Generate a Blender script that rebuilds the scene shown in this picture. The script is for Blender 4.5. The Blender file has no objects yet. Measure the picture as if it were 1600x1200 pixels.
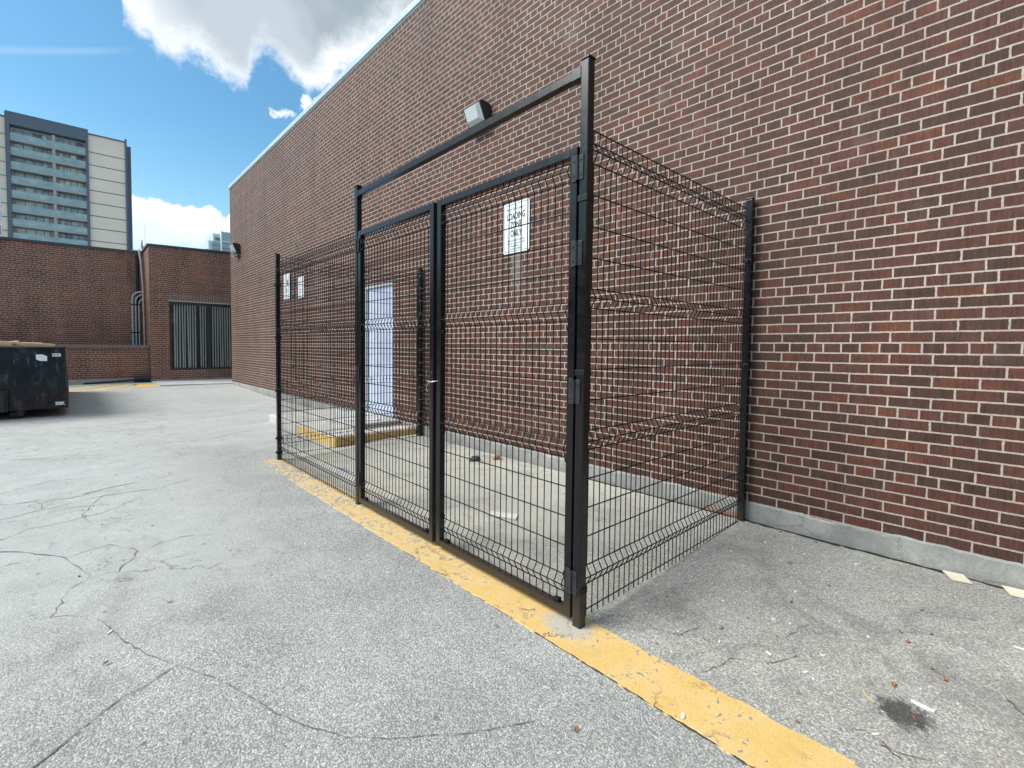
import bpy, bmesh, math, random
from mathutils import Vector, Matrix
R = math.radians
rnd = random.Random(7)
sc = bpy.context.scene
col = sc.collection

# ------------------------------------------------------------------ node helper
class G:
    def __init__(s, nt):
        s.nt = nt
        nt.nodes.clear()
    def n(s, t, props=None, **ins):
        nd = s.nt.nodes.new(t)
        for k, v in (props or {}).items():
            setattr(nd, k, v)
        for k, v in ins.items():
            key = int(k[1:]) if k[0] == '_' and k[1:].isdigit() else k.replace('_', ' ')
            s.set(nd.inputs[key], v)
        return nd
    def set(s, sock, v):
        if isinstance(v, bpy.types.NodeSocket):
            s.nt.links.new(v, sock)
        elif isinstance(v, bpy.types.Node):
            s.nt.links.new(v.outputs[0], sock)
        else:
            if sock.type == 'RGBA' and not hasattr(v, '__len__'):
                v = (v, v, v, 1)
            elif sock.type == 'RGBA' and len(v) == 3:
                v = (*v, 1)
            sock.default_value = v
    def m(s, op, a, b=0.0, c=0.0, clamp=False):
        nd = s.n('ShaderNodeMath', {'operation': op, 'use_clamp': clamp}, _0=a, _1=b, _2=c)
        return nd.outputs[0]
    def add(s, a, b): return s.m('ADD', a, b)
    def sub(s, a, b): return s.m('SUBTRACT', a, b)
    def mul(s, a, b): return s.m('MULTIPLY', a, b)
    def ss(s, v, lo, hi, o0=0.0, o1=1.0):
        nd = s.n('ShaderNodeMapRange', {'interpolation_type': 'SMOOTHSTEP'}, _0=v, _1=lo, _2=hi, _3=o0, _4=o1)
        return nd.outputs[0]
    def lin(s, v, lo, hi, o0=0.0, o1=1.0):
        return s.n('ShaderNodeMapRange', {}, _0=v, _1=lo, _2=hi, _3=o0, _4=o1).outputs[0]
    def mix(s, f, a, b, mode='MIX'):
        nd = s.nt.nodes.new('ShaderNodeMix')
        nd.data_type = 'RGBA'
        nd.blend_type = mode
        s.set(nd.inputs[0], f); s.set(nd.inputs[6], a); s.set(nd.inputs[7], b)
        return nd.outputs[2]
    def noise(s, vec, scale, detail=4, rough=0.55, dist=0.0):
        return s.n('ShaderNodeTexNoise', {}, Vector=vec, Scale=scale, Detail=detail, Roughness=rough, Distortion=dist).outputs[0]
    def ramp(s, f, stops, interp='LINEAR'):
        nd = s.n('ShaderNodeValToRGB', {}, _0=f)
        cr = nd.color_ramp
        cr.interpolation = interp
        while len(cr.elements) > 1:
            cr.elements.remove(cr.elements[-1])
        for i, (p, c) in enumerate(stops):
            e = cr.elements[0] if i == 0 else cr.elements.new(p)
            e.position = p
            e.color = (*c, 1) if hasattr(c, '__len__') else (c, c, c, 1)
        return nd.outputs[0]
    def obj(s):
        return s.n('ShaderNodeTexCoord').outputs['Object']
    def xyz(s, v):
        nd = s.n('ShaderNodeSeparateXYZ', {}, _0=v)
        return nd.outputs[0], nd.outputs[1], nd.outputs[2]
    def comb(s, x, y, z=0.0):
        return s.n('ShaderNodeCombineXYZ', {}, _0=x, _1=y, _2=z).outputs[0]
    def bsdf(s, base, rough=0.7, bump=None, bstr=0.3, bdist=0.01, **kw):
        p = s.n('ShaderNodeBsdfPrincipled', {}, Base_Color=base, Roughness=rough)
        for k, v in kw.items():
            s.set(p.inputs[k.replace('_', ' ')], v)
        if bump is not None:
            b = s.n('ShaderNodeBump', {}, Strength=bstr, Distance=bdist, Height=bump)
            s.nt.links.new(b.outputs[0], p.inputs['Normal'])
        s.n('ShaderNodeOutputMaterial', {}, Surface=p.outputs[0])
        return p

def newmat(name):
    m = bpy.data.materials.new(name)
    m.use_nodes = True
    return m, G(m.node_tree)

def simple(name, c, rough=0.6, var=0.12, nscale=9.0, metal=0.0, bstr=0.0, spec=None):
    m, g = newmat(name)
    o = g.obj()
    n = g.noise(o, nscale, 5, 0.6)
    f = g.lin(n, 0.3, 0.7, 1 - var, 1 + var)
    base = g.mix(1.0, c, f, 'MULTIPLY')
    rr = g.lin(n, 0.3, 0.7, rough - 0.06, rough + 0.06)
    kw = dict(Metallic=metal)
    if spec is not None: kw['Specular_IOR_Level'] = spec
    g.bsdf(base, rr, n if bstr else None, bstr, 0.01, **kw)
    return m

# ------------------------------------------------------------------ materials
BW, RH = 0.2127, 0.0715
def brick_mat(name, plane='yz', z0=1.0, s=-0.823, dark=0.82, red=0.5, mortar=(0.47, 0.405, 0.35), header=True, msize=0.0056, stain=0.0):
    m, g = newmat(name)
    o = g.obj()
    x, y, z = g.xyz(o)
    u = y if plane == 'yz' else x
    wob = g.noise(o, 2.2, 2, 0.5)
    vz = g.add(z, g.mul(g.sub(wob, 0.5), 0.006))
    fine = g.noise(o, 45, 3, 0.6)
    uu = g.add(g.add(u, s + BW * 200), g.mul(g.sub(fine, 0.5), 0.008))
    vv = g.add(g.add(vz, -z0 + RH * 600), g.mul(g.sub(g.noise(o, 38, 3, 0.6), 0.5), 0.0065))
    vec = g.comb(uu, vv, 0.0)
    br = g.n('ShaderNodeTexBrick', {'offset': 0.5, 'offset_frequency': 2, 'squash': 0.5 if header else 1.0, 'squash_frequency': 6},
             Vector=vec, Color1=(0, 0, 0), Color2=(1, 1, 1), Mortar=(0.5, 0.5, 0.5), Scale=1.0, Mortar_Size=msize,
             Mortar_Smooth=0.12, Bias=0.0, Brick_Width=BW, Row_Height=RH)
    tint, fac = br.outputs[0], br.outputs[1]
    big = g.noise(o, 0.9, 3, 0.55)
    mott = g.noise(g.comb(g.mul(u, 9.0), g.mul(z, 16.0), g.mul(tint, 40.0)), 1.0, 4, 0.62)
    t = g.add(g.add(g.mul(tint, 0.58), 0.15), g.add(g.mul(g.sub(big, 0.5), 1.3 * red), g.mul(g.sub(mott, 0.5), 0.75)))
    cr = g.ramp(t, [(0.0, (0.062, 0.038, 0.029)), (0.2, (0.100, 0.052, 0.037)), (0.36, (0.088, 0.050, 0.040)), (0.5, (0.130, 0.055, 0.039)),
                    (0.63, (0.116, 0.056, 0.043)), (0.76, (0.155, 0.060, 0.040)), (0.88, (0.185, 0.068, 0.044)), (1.0, (0.215, 0.095, 0.066))])
    # vertical drag marks and soot on each brick face
    sv = g.comb(g.mul(u, 90.0), g.mul(z, 9.0), g.mul(x if plane == 'yz' else y, 9.0))
    drag = g.noise(sv, 1.0, 3, 0.65)
    grain = g.noise(o, 160, 3, 0.7)
    mod = g.mul(g.lin(drag, 0.25, 0.75, 0.62, 1.32), g.lin(grain, 0.25, 0.75, 0.75, 1.25))
    bc = g.mix(1.0, cr, g.mul(mod, dark), 'MULTIPLY')
    # efflorescence: scattered pale bloom; its gain with height paints in grazing sky glare
    eff_glare = g.mul(g.ss(g.noise(o, 1.7, 8, 0.72), 0.55, 0.76), g.ss(z, 1.5, 4.5, 0.20, 0.36))
    bc = g.mix(eff_glare, bc, (0.30, 0.26, 0.24))
    spot = g.ss(g.noise(o, 70, 2, 0.5), 0.74, 0.80, 0.0, 0.45)
    bc = g.mix(spot, bc, (0.34, 0.29, 0.26))
    mn = g.noise(o, 60, 4, 0.6)
    ml = g.noise(o, 1.1, 3, 0.6)
    mc = g.mix(1.0, mortar, g.mul(g.lin(mn, 0.25, 0.75, 0.72, 1.15), g.lin(ml, 0.3, 0.7, 0.82, 1.1)), 'MULTIPLY')
    base = g.mix(fac, bc, mc)
    streak = g.noise(g.comb(g.mul(u, 2.6), g.mul(z, 0.22)), 1.0, 5, 0.62)
    base = g.mix(1.0, base, g.lin(streak, 0.3, 0.7, 0.84, 1.13), 'MULTIPLY')
    if plane == 'yz' and header and not stain and s < -0.5:
        # pale run-off below the loading sign
        rn = g.mul(g.mul(g.ss(y, 4.02, 4.10), g.ss(y, 4.27, 4.16)), g.mul(g.ss(z, 1.9, 2.5), g.ss(z, 2.66, 2.6)))
        base = g.mix(g.mul(rn, g.lin(drag, 0.3, 0.7, 0.1, 0.5)), base, (0.42, 0.38, 0.36))
    if stain:
        st = g.ss(g.noise(g.comb(g.mul(u, 1.3), g.mul(z, 0.35)), 1.0, 4, 0.6), 0.5, 0.72, 0.0, stain)
        base = g.mix(st, base, (0.035, 0.028, 0.028))
    h = g.add(g.mul(g.sub(1.0, fac), 1.0), g.mul(grain, 0.25))
    g.bsdf(base, g.lin(fac, 0, 1, 0.62, 0.9), h, 0.55, 0.006, Specular_IOR_Level=0.18)
    return m

def asphalt_mat():
    m, g = newmat('weathered_asphalt')
    o = g.obj()
    x, y, z = g.xyz(o)
    v2 = g.comb(x, y, 0.0)
    wv = g.n('ShaderNodeVectorMath', {'operation': 'ADD'}, _0=v2,
             _1=g.comb(g.mul(g.sub(g.noise(v2, 25, 2), 0.5), 0.02), g.mul(g.sub(g.noise(g.comb(y, x, 3.0), 25, 2), 0.5), 0.02))).outputs[0]
    vo = g.n('ShaderNodeTexVoronoi', {'feature': 'F1'}, Vector=wv, Scale=138.0, Randomness=1.0)
    cellr = g.xyz(vo.outputs['Color'])[0]
    vd = vo.outputs['Distance']
    vo2 = g.n('ShaderNodeTexVoronoi', {'feature': 'F1'}, Vector=wv, Scale=46.0, Randomness=1.0)
    cell2 = g.xyz(vo2.outputs['Color'])[1]
    patch = g.noise(v2, 0.55, 5, 0.62)
    patch2 = g.noise(v2, 2.6, 5, 0.65, 0.6)
    # worn smooth, dusty driving lane away from the wall
    far = g.ss(g.add(y, g.mul(g.sub(patch, 0.5), 3.0)), 6.3, 9.0)
    dusty = g.mul(g.ss(g.add(x, g.mul(g.sub(patch, 0.5), 2.0)), 0.4, 1.7, 1.0, 0.0), g.ss(g.add(y, g.mul(g.sub(patch2, 0.5), 1.5)), 2.2, 4.0))
    dusty = g.m('MAXIMUM', dusty, g.mul(far, 0.8))
    inside = g.mul(g.mul(g.ss(x, 2.0, 2.3), g.ss(y, 7.2, 6.2)), g.mul(g.ss(y, 1.6, 2.7), g.ss(g.add(patch2, g.mul(patch, 0.6)), 0.50, 0.85)))
    dpitb = g.ss(g.noise(g.comb(g.mul(x, 16.0), g.mul(y, 13.0), 2.0), 1.0, 6, 0.74), 0.58, 0.66)
    stone = g.ramp(cellr, [(0.0, 0.27), (0.3, 0.375), (0.6, 0.44), (0.85, 0.51), (1.0, 0.64)])
    tintc = g.mix(cell2, (1.0, 1.0, 1.0), (1.06, 1.0, 0.92))
    stone = g.mix(1.0, stone, tintc, 'MULTIPLY')
    gap = g.ss(vd, 0.42, 0.72)
    c = g.mix(g.mul(gap, 0.7), stone, (0.20, 0.203, 0.197))
    pits = g.ss(g.noise(v2, 34, 4, 0.7), 0.66, 0.74)
    c = g.mix(g.mul(pits, 0.5), c, (0.10, 0.10, 0.10))
    tone = g.mul(g.lin(patch, 0.25, 0.75, 0.78, 1.20), g.lin(patch2, 0.25, 0.75, 0.88, 1.12))
    c = g.mix(1.0, c, tone, 'MULTIPLY')
    lane = g.noise(g.comb(g.mul(x, 3.0), g.mul(y, 3.0)), 1.0, 6, 0.7)
    dustc = g.mix(g.lin(lane, 0.3, 0.7), (0.36, 0.367, 0.36), (0.49, 0.49, 0.475))
    dpit = g.m('MAXIMUM', g.ss(g.noise(g.comb(g.mul(x, 14.0), g.mul(y, 9.0)), 1.0, 5, 0.72), 0.60, 0.68), g.ss(g.noise(g.comb(g.mul(x, 5.0), g.mul(y, 3.2), 4.0), 1.0, 7, 0.74), 0.57, 0.66, 0.0, 0.8))
    dustc = g.mix(g.mul(dpit, 0.62), dustc, (0.19, 0.187, 0.18))
    c = g.mix(g.mul(dusty, g.lin(cellr, 0, 1, 0.85, 0.45)), c, dustc)
    c = g.mix(g.mul(inside, 0.72), c, g.mix(g.mul(dpitb, 0.6), (0.60, 0.575, 0.52), (0.20, 0.19, 0.175)))
    # brownish and dark stains beside the enclosure
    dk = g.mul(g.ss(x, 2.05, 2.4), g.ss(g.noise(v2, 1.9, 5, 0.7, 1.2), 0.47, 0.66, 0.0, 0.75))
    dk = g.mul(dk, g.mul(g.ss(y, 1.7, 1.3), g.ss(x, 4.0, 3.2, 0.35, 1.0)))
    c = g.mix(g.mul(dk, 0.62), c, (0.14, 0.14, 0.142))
    br = g.mul(g.ss(g.noise(v2, 1.3, 4, 0.6, 0.5), 0.55, 0.72, 0.0, 0.35), g.ss(x, 1.9, 2.4))
    c = g.mix(br, c, (0.28, 0.24, 0.165))
    # dark flecks and shed chippings
    vf = g.n('ShaderNodeTexVoronoi', {'feature': 'F1'}, Vector=g.comb(g.mul(x, 1.0), g.mul(y, 0.8)), Scale=17.0, Randomness=1.0)
    fr_ = g.xyz(vf.outputs['Color'])
    fl = g.mul(g.ss(fr_[0], 0.72, 0.8), g.ss(g.add(vf.outputs['Distance'], g.mul(g.sub(patch2, 0.5), 0.3)), 0.24, 0.12))
    c = g.mix(g.mul(fl, g.lin(fr_[1], 0, 1, 0.15, 0.6)), c, (0.10, 0.098, 0.092))
    c = g.mix(1.0, c, g.mix(g.mul(g.ss(x, 1.6, 2.2), g.ss(y, 8.0, 6.0)), (0.965, 1.0, 0.995), (0.99, 1.0, 0.95)), 'MULTIPLY')
    ls = g.mul(g.ss(x, 1.7, 1.2), g.ss(g.noise(g.comb(g.mul(x, 1.6), g.mul(y, 0.7), 9.0), 1.0, 6, 0.7, 0.8), 0.54, 0.70, 0.0, 0.38))
    c = g.mix(ls, c, (0.19, 0.18, 0.16))
    # oil spot
    ex = g.mul(g.sub(x, 2.475), 8.0); ey = g.mul(g.sub(y, 0.275), 9.0)
    er = g.m('SQRT', g.add(g.mul(ex, ex), g.mul(ey, ey)))
    oil = g.ss(g.add(er, g.mul(g.sub(g.noise(v2, 30, 4, 0.7), 0.5), 1.5)), 0.95, 0.45, 0.0, 0.85)
    c = g.mix(oil, c, (0.035, 0.033, 0.03))
    # fine alligator cracking in the lane on the far left
    cv = g.n('ShaderNodeTexVoronoi', {'feature': 'DISTANCE_TO_EDGE'},
             Vector=g.n('ShaderNodeVectorMath', {'operation': 'ADD'}, _0=v2, _1=g.comb(g.mul(g.sub(g.noise(v2, 3.5, 4), 0.5), 0.5), g.mul(g.sub(g.noise(g.comb(y, x, 7.0), 3.5, 4), 0.5), 0.5))).outputs[0],
             Scale=1.35, Randomness=1.0).outputs['Distance']
    cm = g.mul(g.ss(cv, 0.012, 0.003), g.mul(g.ss(g.noise(v2, 0.8, 3), 0.46, 0.6), g.mul(g.ss(x, 1.5, 0.6), g.ss(y, 2.7, 3.3))))
    c = g.mix(g.mul(cm, 0.5), c, (0.06, 0.058, 0.055))
    h = g.add(g.mul(g.sub(1.0, vd), 0.6), g.sub(g.mul(cellr, 0.4), g.mul(pits, 0.6)))
    g.bsdf(c, 0.88, h, g.lin(dusty, 0, 1, 0.85, 0.45), 0.007, Specular_IOR_Level=0.3)
    return m

def concrete_mat(name, c, var=0.2, rust=False):
    m, g = newmat(name)
    o = g.obj()
    n = g.noise(o, 3.0, 6, 0.65); n2 = g.noise(o, 55, 4, 0.65)
    base = g.mix(1.0, c, g.mul(g.lin(n, 0.25, 0.75, 1 - var, 1 + var), g.lin(n2, 0.25, 0.75, 0.82, 1.15)), 'MULTIPLY')
    x, y, z = g.xyz(o)
    drip = g.ss(g.noise(g.comb(g.mul(x, 6.0), g.mul(y, 6.0), g.mul(z, 1.0)), 1.0, 4, 0.6), 0.55, 0.72, 0.0, 0.3)
    base = g.mix(drip, base, (0.16, 0.16, 0.155))
    if rust:
        low = g.ss(g.add(z, g.mul(g.sub(n, 0.5), 0.12)), 0.14, 0.05, 0.0, 0.45)
        base = g.mix(low, base, (0.20, 0.195, 0.18))
        blot = g.ss(g.noise(o, 7, 7, 0.74), 0.51, 0.64, 0.0, 0.5)
        base = g.mix(blot, base, (0.22, 0.24, 0.235))
        cv = g.n('ShaderNodeTexVoronoi', {'feature': 'DISTANCE_TO_EDGE'}, Vector=g.n('ShaderNodeVectorMath', {'operation': 'ADD'}, _0=o, _1=g.comb(0.0, g.mul(n2, 0.12), g.mul(n, 0.1))).outputs[0], Scale=2.3).outputs['Distance']
        base = g.mix(g.mul(g.ss(cv, 0.010, 0.003), g.ss(n, 0.47, 0.55, 0.0, 0.8)), base, (0.09, 0.09, 0.085))
        f = g.mul(g.mul(g.ss(y, 1.42, 1.5), g.ss(y, 1.95, 1.6)), g.ss(g.add(z, g.mul(g.sub(n2, 0.5), 0.06)), 0.13, 0.07))
        base = g.mix(g.mul(f, 0.75), base, (0.33, 0.13, 0.05))
    g.bsdf(base, 0.85, g.add(n, g.mul(n2, 0.5)), 0.35, 0.008)
    return m

def yellow_mat(name, worn=False):
    m, g = newmat(name)
    o = g.obj(); x, y, z = g.xyz(o)
    n = g.noise(o, 5, 5, 0.6); n2 = g.noise(o, 28, 5, 0.72, 0.7); n3 = g.noise(o, 140, 3, 0.6)
    c = g.mix(g.lin(n, 0.3, 0.7), (0.64, 0.42, 0.125), (0.70, 0.50, 0.22))
    c = g.mix(1.0, c, g.mul(g.lin(n3, 0.25, 0.75, 0.80, 1.15), g.lin(n2, 0.25, 0.75, 0.88, 1.08)), 'MULTIPLY')
    if worn:
        fade = g.ss(g.add(y, g.mul(g.sub(n, 0.5), 2.5)), 1.2, 6.2)
        c = g.mix(g.mul(fade, 0.72), c, (0.55, 0.46, 0.29))
        thr = g.lin(fade, 0, 1, 0.615, 0.50)
        chip = g.ss(g.sub(g.add(n2, g.mul(g.sub(n, 0.5), 0.35)), thr), 0.0, 0.035)
        grey = g.mix(n3, (0.16, 0.155, 0.145), (0.36, 0.35, 0.32))
        c = g.mix(chip, c, grey)
        # bare cement ring where the near post was set
        dx = g.mul(g.sub(x, 1.93), 7.0); dy = g.mul(g.sub(y, 1.52), 6.0)
        rr = g.m('SQRT', g.add(g.mul(dx, dx), g.mul(dy, dy)))
        ring = g.ss(g.add(rr, g.mul(g.sub(n2, 0.5), 1.6)), 0.95, 0.55, 0.0, 0.85)
        c = g.mix(ring, c, (0.42, 0.41, 0.37))
        gr = g.ss(g.noise(o, 11, 6, 0.75), 0.52, 0.68, 0.0, 0.35)
        c = g.mix(gr, c, (0.40, 0.33, 0.20))
        ck = g.n('ShaderNodeTexVoronoi', {'feature': 'DISTANCE_TO_EDGE'},
                 Vector=g.n('ShaderNodeVectorMath', {'operation': 'ADD'}, _0=o, _1=g.comb(g.mul(n2, 0.2), g.mul(n, 0.25))).outputs[0], Scale=2.6).outputs['Distance']
        ckm = g.mul(g.ss(ck, 0.012, 0.004), g.ss(g.noise(o, 2.0, 2), 0.5, 0.58))
        c = g.mix(g.mul(ckm, 0.8), c, (0.10, 0.08, 0.06))
        h = g.add(g.mul(n3, 0.4), g.mul(g.sub(1.0, chip), 1.0))
        g.bsdf(c, 0.72, h, 0.5, 0.004)
    else:
        chip = g.ss(n2, 0.63, 0.68)
        c = g.mix(chip, c, (0.20, 0.19, 0.17))
        g.bsdf(c, 0.7, n2, 0.3, 0.004)
    return m

def black_metal(name, c=(0.004, 0.004, 0.005), rough=0.33, dust=0.0, f0=0.0):
    m, g = newmat(name)
    o = g.obj(); x, y, z = g.xyz(o)
    n = g.noise(o, 14, 5, 0.6); n2 = g.noise(o, 240, 2, 0.5)
    base = g.mix(1.0, c, g.lin(n, 0.3, 0.7, 0.8, 1.3), 'MULTIPLY')
    sp = g.ss(g.noise(o, 60, 3, 0.6), 0.75, 0.80, 0.0, 0.12)
    base = g.mix(sp, base, (0.10, 0.095, 0.09))
    if dust:
        f = g.mul(g.ss(g.add(z, g.mul(g.sub(n, 0.5), 0.25)), 0.30, 0.0), dust)
        base = g.mix(f, base, (0.085, 0.068, 0.05))
    g.bsdf(base, g.lin(n, 0.3, 0.7, rough - 0.05, rough + 0.08), n2, 0.015, 0.001, Specular_IOR_Level=f0 or 0.3)
    return m

M = {}
M['brick'] = brick_mat('brown_brick_wall')
M['brick_far'] = brick_mat('red_brick_wall', 'xz', z0=0.13, s=-0.1, dark=1.9, red=0.9, mortar=(0.60, 0.46, 0.39), stain=0.38, header=True)
M['brick_side'] = brick_mat('red_brick_return', 'yz', z0=0.13, s=-0.1, dark=1.2, red=0.9, mortar=(0.55, 0.43, 0.35))
M['soldier'] = brick_mat('soldier_brick', 'xz', z0=3.09, s=0.0, dark=1.8, red=0.9, mortar=(0.60, 0.46, 0.39), header=False)
M['asphalt'] = asphalt_mat()
M['foundation'] = concrete_mat('foundation_concrete', (0.30, 0.305, 0.287), 0.42, rust=True)
M['concrete'] = concrete_mat('pale_concrete', (0.52, 0.50, 0.46), 0.22)
M['apron'] = concrete_mat('apron_concrete', (0.47, 0.47, 0.455), 0.15)
M['cap'] = concrete_mat('stone_cap', (0.20, 0.175, 0.155), 0.15)
M['line'] = yellow_mat('worn_yellow_paint', True)
M['yellow'] = yellow_mat('yellow_edge_paint')
M['post'] = black_metal('black_powder_coat', rough=0.24, dust=0.35, f0=0.42)
M['wire'] = black_metal('black_coated_wire', (0.005, 0.005, 0.006), 0.5)
M['hinge'] = black_metal('hinge_steel', (0.03, 0.032, 0.036), 0.32)
M['galv'] = simple('galvanised_steel', (0.55, 0.56, 0.58), 0.38, 0.12, 20, 0.85)
M['coping'] = simple('pale_metal_flashing', (0.42, 0.52, 0.55), 0.45, 0.06, 2.0, 0.0)
M['coping_dark'] = simple('dark_metal_flashing', (0.055, 0.06, 0.058), 0.5, 0.1, 2.0)
M['crack'] = simple('crack_dirt', (0.045, 0.042, 0.04), 0.95, 0.3, 30)
M['softcrack'] = simple('sealed_crack', (0.155, 0.152, 0.148), 0.95, 0.35, 30)
M['gap'] = simple('open_joint_dirt', (0.012, 0.011, 0.010), 0.95, 0.3, 30)
M['door'] = simple('pale_blue_door_paint', (0.46, 0.53, 0.67), 0.5, 0.10, 3)
M['doorframe'] = simple('grey_door_frame_paint', (0.55, 0.56, 0.56), 0.5, 0.06, 3)
M['sign'] = simple('white_sign_enamel', (0.78, 0.86, 0.88), 0.35, 0.04, 8)
M['ink'] = simple('black_sign_ink', (0.045, 0.05, 0.055), 0.5, 0.1, 8)
M['ink_faded'] = simple('faded_sign_ink', (0.22, 0.25, 0.28), 0.5, 0.1, 8)
M['alu'] = simple('raw_aluminium', (0.62, 0.64, 0.66), 0.4, 0.06, 20, 0.6)
M['lamp_body'] = simple('bronze_lamp_housing', (0.018, 0.017, 0.018), 0.45, 0.15, 20)
M['lamp_trim'] = simple('grey_lamp_trim', (0.13, 0.15, 0.16), 0.45, 0.12, 20)
def lens_mat():
    m, g = newmat('ribbed_lamp_lens')
    o = g.obj(); x, y, z = g.xyz(o)
    rib = g.m('SINE', g.mul(y, 700.0))
    c = g.mix(g.noise(o, 14, 3), (0.50, 0.58, 0.62), (0.68, 0.74, 0.76))
    g.bsdf(c, 0.16, rib, 0.25, 0.002, Coat_Weight=0.6)
    return m
M['lens'] = lens_mat()
def glass_mat(name, c, rough=0.06):
    m, g = newmat(name)
    n = g.noise(g.obj(), 1.2, 3)
    g.bsdf(g.mix(1.0, c, g.lin(n, 0.3, 0.7, 0.7, 1.3), 'MULTIPLY'), rough, None, Specular_IOR_Level=0.6)
    return m
M['dark_glass'] = glass_mat('dark_interior', (0.04, 0.042, 0.044), 0.4)
def pane_mat():
    m, g = newmat('clear_tinted_pane')
    tr = g.n('ShaderNodeBsdfTransparent', {}, Color=(0.90, 0.93, 0.93))
    gl = g.n('ShaderNodeBsdfGlossy', {}, Color=(0.9, 0.95, 1.0), Roughness=0.03)
    fr = g.n('ShaderNodeFresnel', {}, IOR=1.4)
    mx = g.n('ShaderNodeMixShader', {}, _0=fr.outputs[0], _1=tr.outputs[0], _2=gl.outputs[0])
    g.n('ShaderNodeOutputMaterial', {}, Surface=mx.outputs[0])
    return m
M['pane'] = pane_mat()
M['blind'] = simple('pale_blind_slats', (0.86, 0.87, 0.84), 0.7, 0.1, 6)
M['winframe'] = simple('dark_bronze_frame', (0.035, 0.037, 0.038), 0.42, 0.1, 6)
M['pipe_grey'] = simple('grey_metal_pipe', (0.40, 0.44, 0.46), 0.42, 0.1, 8, 0.3)
M['pipe_pink'] = simple('faded_pink_downpipe', (0.44, 0.36, 0.38), 0.55, 0.1, 8)
M['black_plastic'] = simple('black_plastic', (0.014, 0.015, 0.018), 0.5, 0.2, 12)
M['blue_plastic'] = simple('blue_plastic', (0.05, 0.06, 0.30), 0.45, 0.1, 30)
M['wood'] = None
def wood_mat():
    m, g = newmat('fresh_lumber')
    o = g.obj(); x, y, z = g.xyz(o)
    n = g.noise(g.comb(g.mul(x, 1.5), g.mul(y, 14.0), g.mul(z, 22.0)), 1.0, 5, 0.6, 1.0)
    c = g.mix(n, (0.70, 0.50, 0.26), (0.88, 0.72, 0.46))
    g.bsdf(c, 0.7, n, 0.2, 0.004)
    return m
M['wood'] = wood_mat()
def bin_mat():
    m, g = newmat('scuffed_black_steel')
    o = g.obj(); x, y, z = g.xyz(o)
    n = g.noise(g.comb(g.mul(x, 7.0), g.mul(y, 7.0), g.mul(z, 2.0)), 1.0, 6, 0.68, 0.8)
    n2 = g.noise(o, 2.2, 5, 0.65)
    c = g.mix(g.ss(n2, 0.3, 0.7), (0.005, 0.008, 0.012), (0.012, 0.019, 0.026))
    c = g.mix(g.ss(n, 0.52, 0.70, 0.0, 0.7), c, (0.075, 0.105, 0.11))
    rust = g.mul(g.ss(g.add(z, g.mul(g.sub(n2, 0.5), 1.3)), 0.75, 0.1), g.ss(n, 0.35, 0.6))
    c = g.mix(g.mul(rust, 0.75), c, (0.062, 0.034, 0.026))
    sc_ = g.ss(g.noise(g.comb(g.mul(x, 26.0), g.mul(y, 26.0), g.mul(z, 3.0)), 1.0, 3, 0.6), 0.66, 0.71, 0.0, 0.6)
    c = g.mix(sc_, c, (0.20, 0.21, 0.20))
    g.bsdf(c, 0.6, n, 0.3, 0.006, Specular_IOR_Level=0.25)
    return m
M['bin'] = bin_mat()
M['cardboard'] = simple('pale_board', (0.62, 0.60, 0.55), 0.8, 0.1, 12)
M['tile'] = simple('cream_tile', (0.66, 0.61, 0.48), 0.45, 0.05, 12)
M['paper'] = simple('white_paper', (0.78, 0.78, 0.76), 0.8, 0.06, 30)
M['stick'] = simple('dry_wood_sliver', (0.50, 0.42, 0.28), 0.8, 0.2, 30)
M['twig'] = simple('brown_twig', (0.13, 0.085, 0.055), 0.85, 0.2, 30)
M['leaf'] = simple('dry_orange_leaf', (0.32, 0.165, 0.085), 0.75, 0.3, 60)
M['stone'] = simple('grey_stone', (0.32, 0.32, 0.30), 0.85, 0.2, 40, bstr=0.4)
M['brickbit'] = simple('orange_brick_bit', (0.42, 0.19, 0.09), 0.85, 0.2, 40, bstr=0.4)
M['rag'] = simple('dark_grey_rag', (0.06, 0.065, 0.07), 0.9, 0.3, 30)
M['t_dark'] = simple('blue_grey_tower_paint', (0.085, 0.115, 0.155), 0.6, 0.05, 0.4)
M['t_mid'] = simple('grey_tower_wall', (0.58, 0.54, 0.55), 0.7, 0.06, 0.4)
M['t_beige'] = simple('beige_tower_panel', (0.68, 0.615, 0.53), 0.75, 0.05, 0.3)
M['t_joint'] = simple('dark_panel_joint', (0.11, 0.115, 0.12), 0.8, 0.05, 1)
M['t_slab'] = simple('balcony_slab', (0.30, 0.33, 0.35), 0.8, 0.08, 0.6)
def rail_mat():
    m, g = newmat('frosted_balcony_glass')
    n = g.noise(g.obj(), 0.55, 5, 0.6)
    c = g.mix(g.ss(n, 0.3, 0.7), (0.17, 0.28, 0.32), (0.30, 0.41, 0.43))
    g.bsdf(c, 0.2)
    return m
M['t_rail'] = rail_mat()
M['t_glass'] = [glass_mat('tower_glass_dark', (0.15, 0.20, 0.25), 0.1), glass_mat('tower_glass_blue', (0.32, 0.42, 0.47), 0.1),
                glass_mat('tower_blind_pale', (0.55, 0.63, 0.64), 0.3), glass_mat('tower_blind_cream', (0.74, 0.74, 0.62), 0.3)]
M['t_white'] = simple('white_window_surround', (0.62, 0.66, 0.70), 0.6, 0.05, 1)
M['c_pale'] = simple('pale_condo_wall', (0.40, 0.50, 0.52), 0.6, 0.06, 0.1)
M['c_blue'] = simple('blue_condo_glass', (0.20, 0.30, 0.37), 0.3, 0.12, 0.1)
M['c_dark'] = simple('dark_condo_band', (0.10, 0.16, 0.20), 0.5, 0.06, 0.1)
M['c_white'] = simple('white_condo_fin', (0.80, 0.83, 0.85), 0.6, 0.03, 0.1)
M['roof'] = simple('grey_roof_gravel', (0.22, 0.22, 0.21), 0.9, 0.2, 5)

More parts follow.
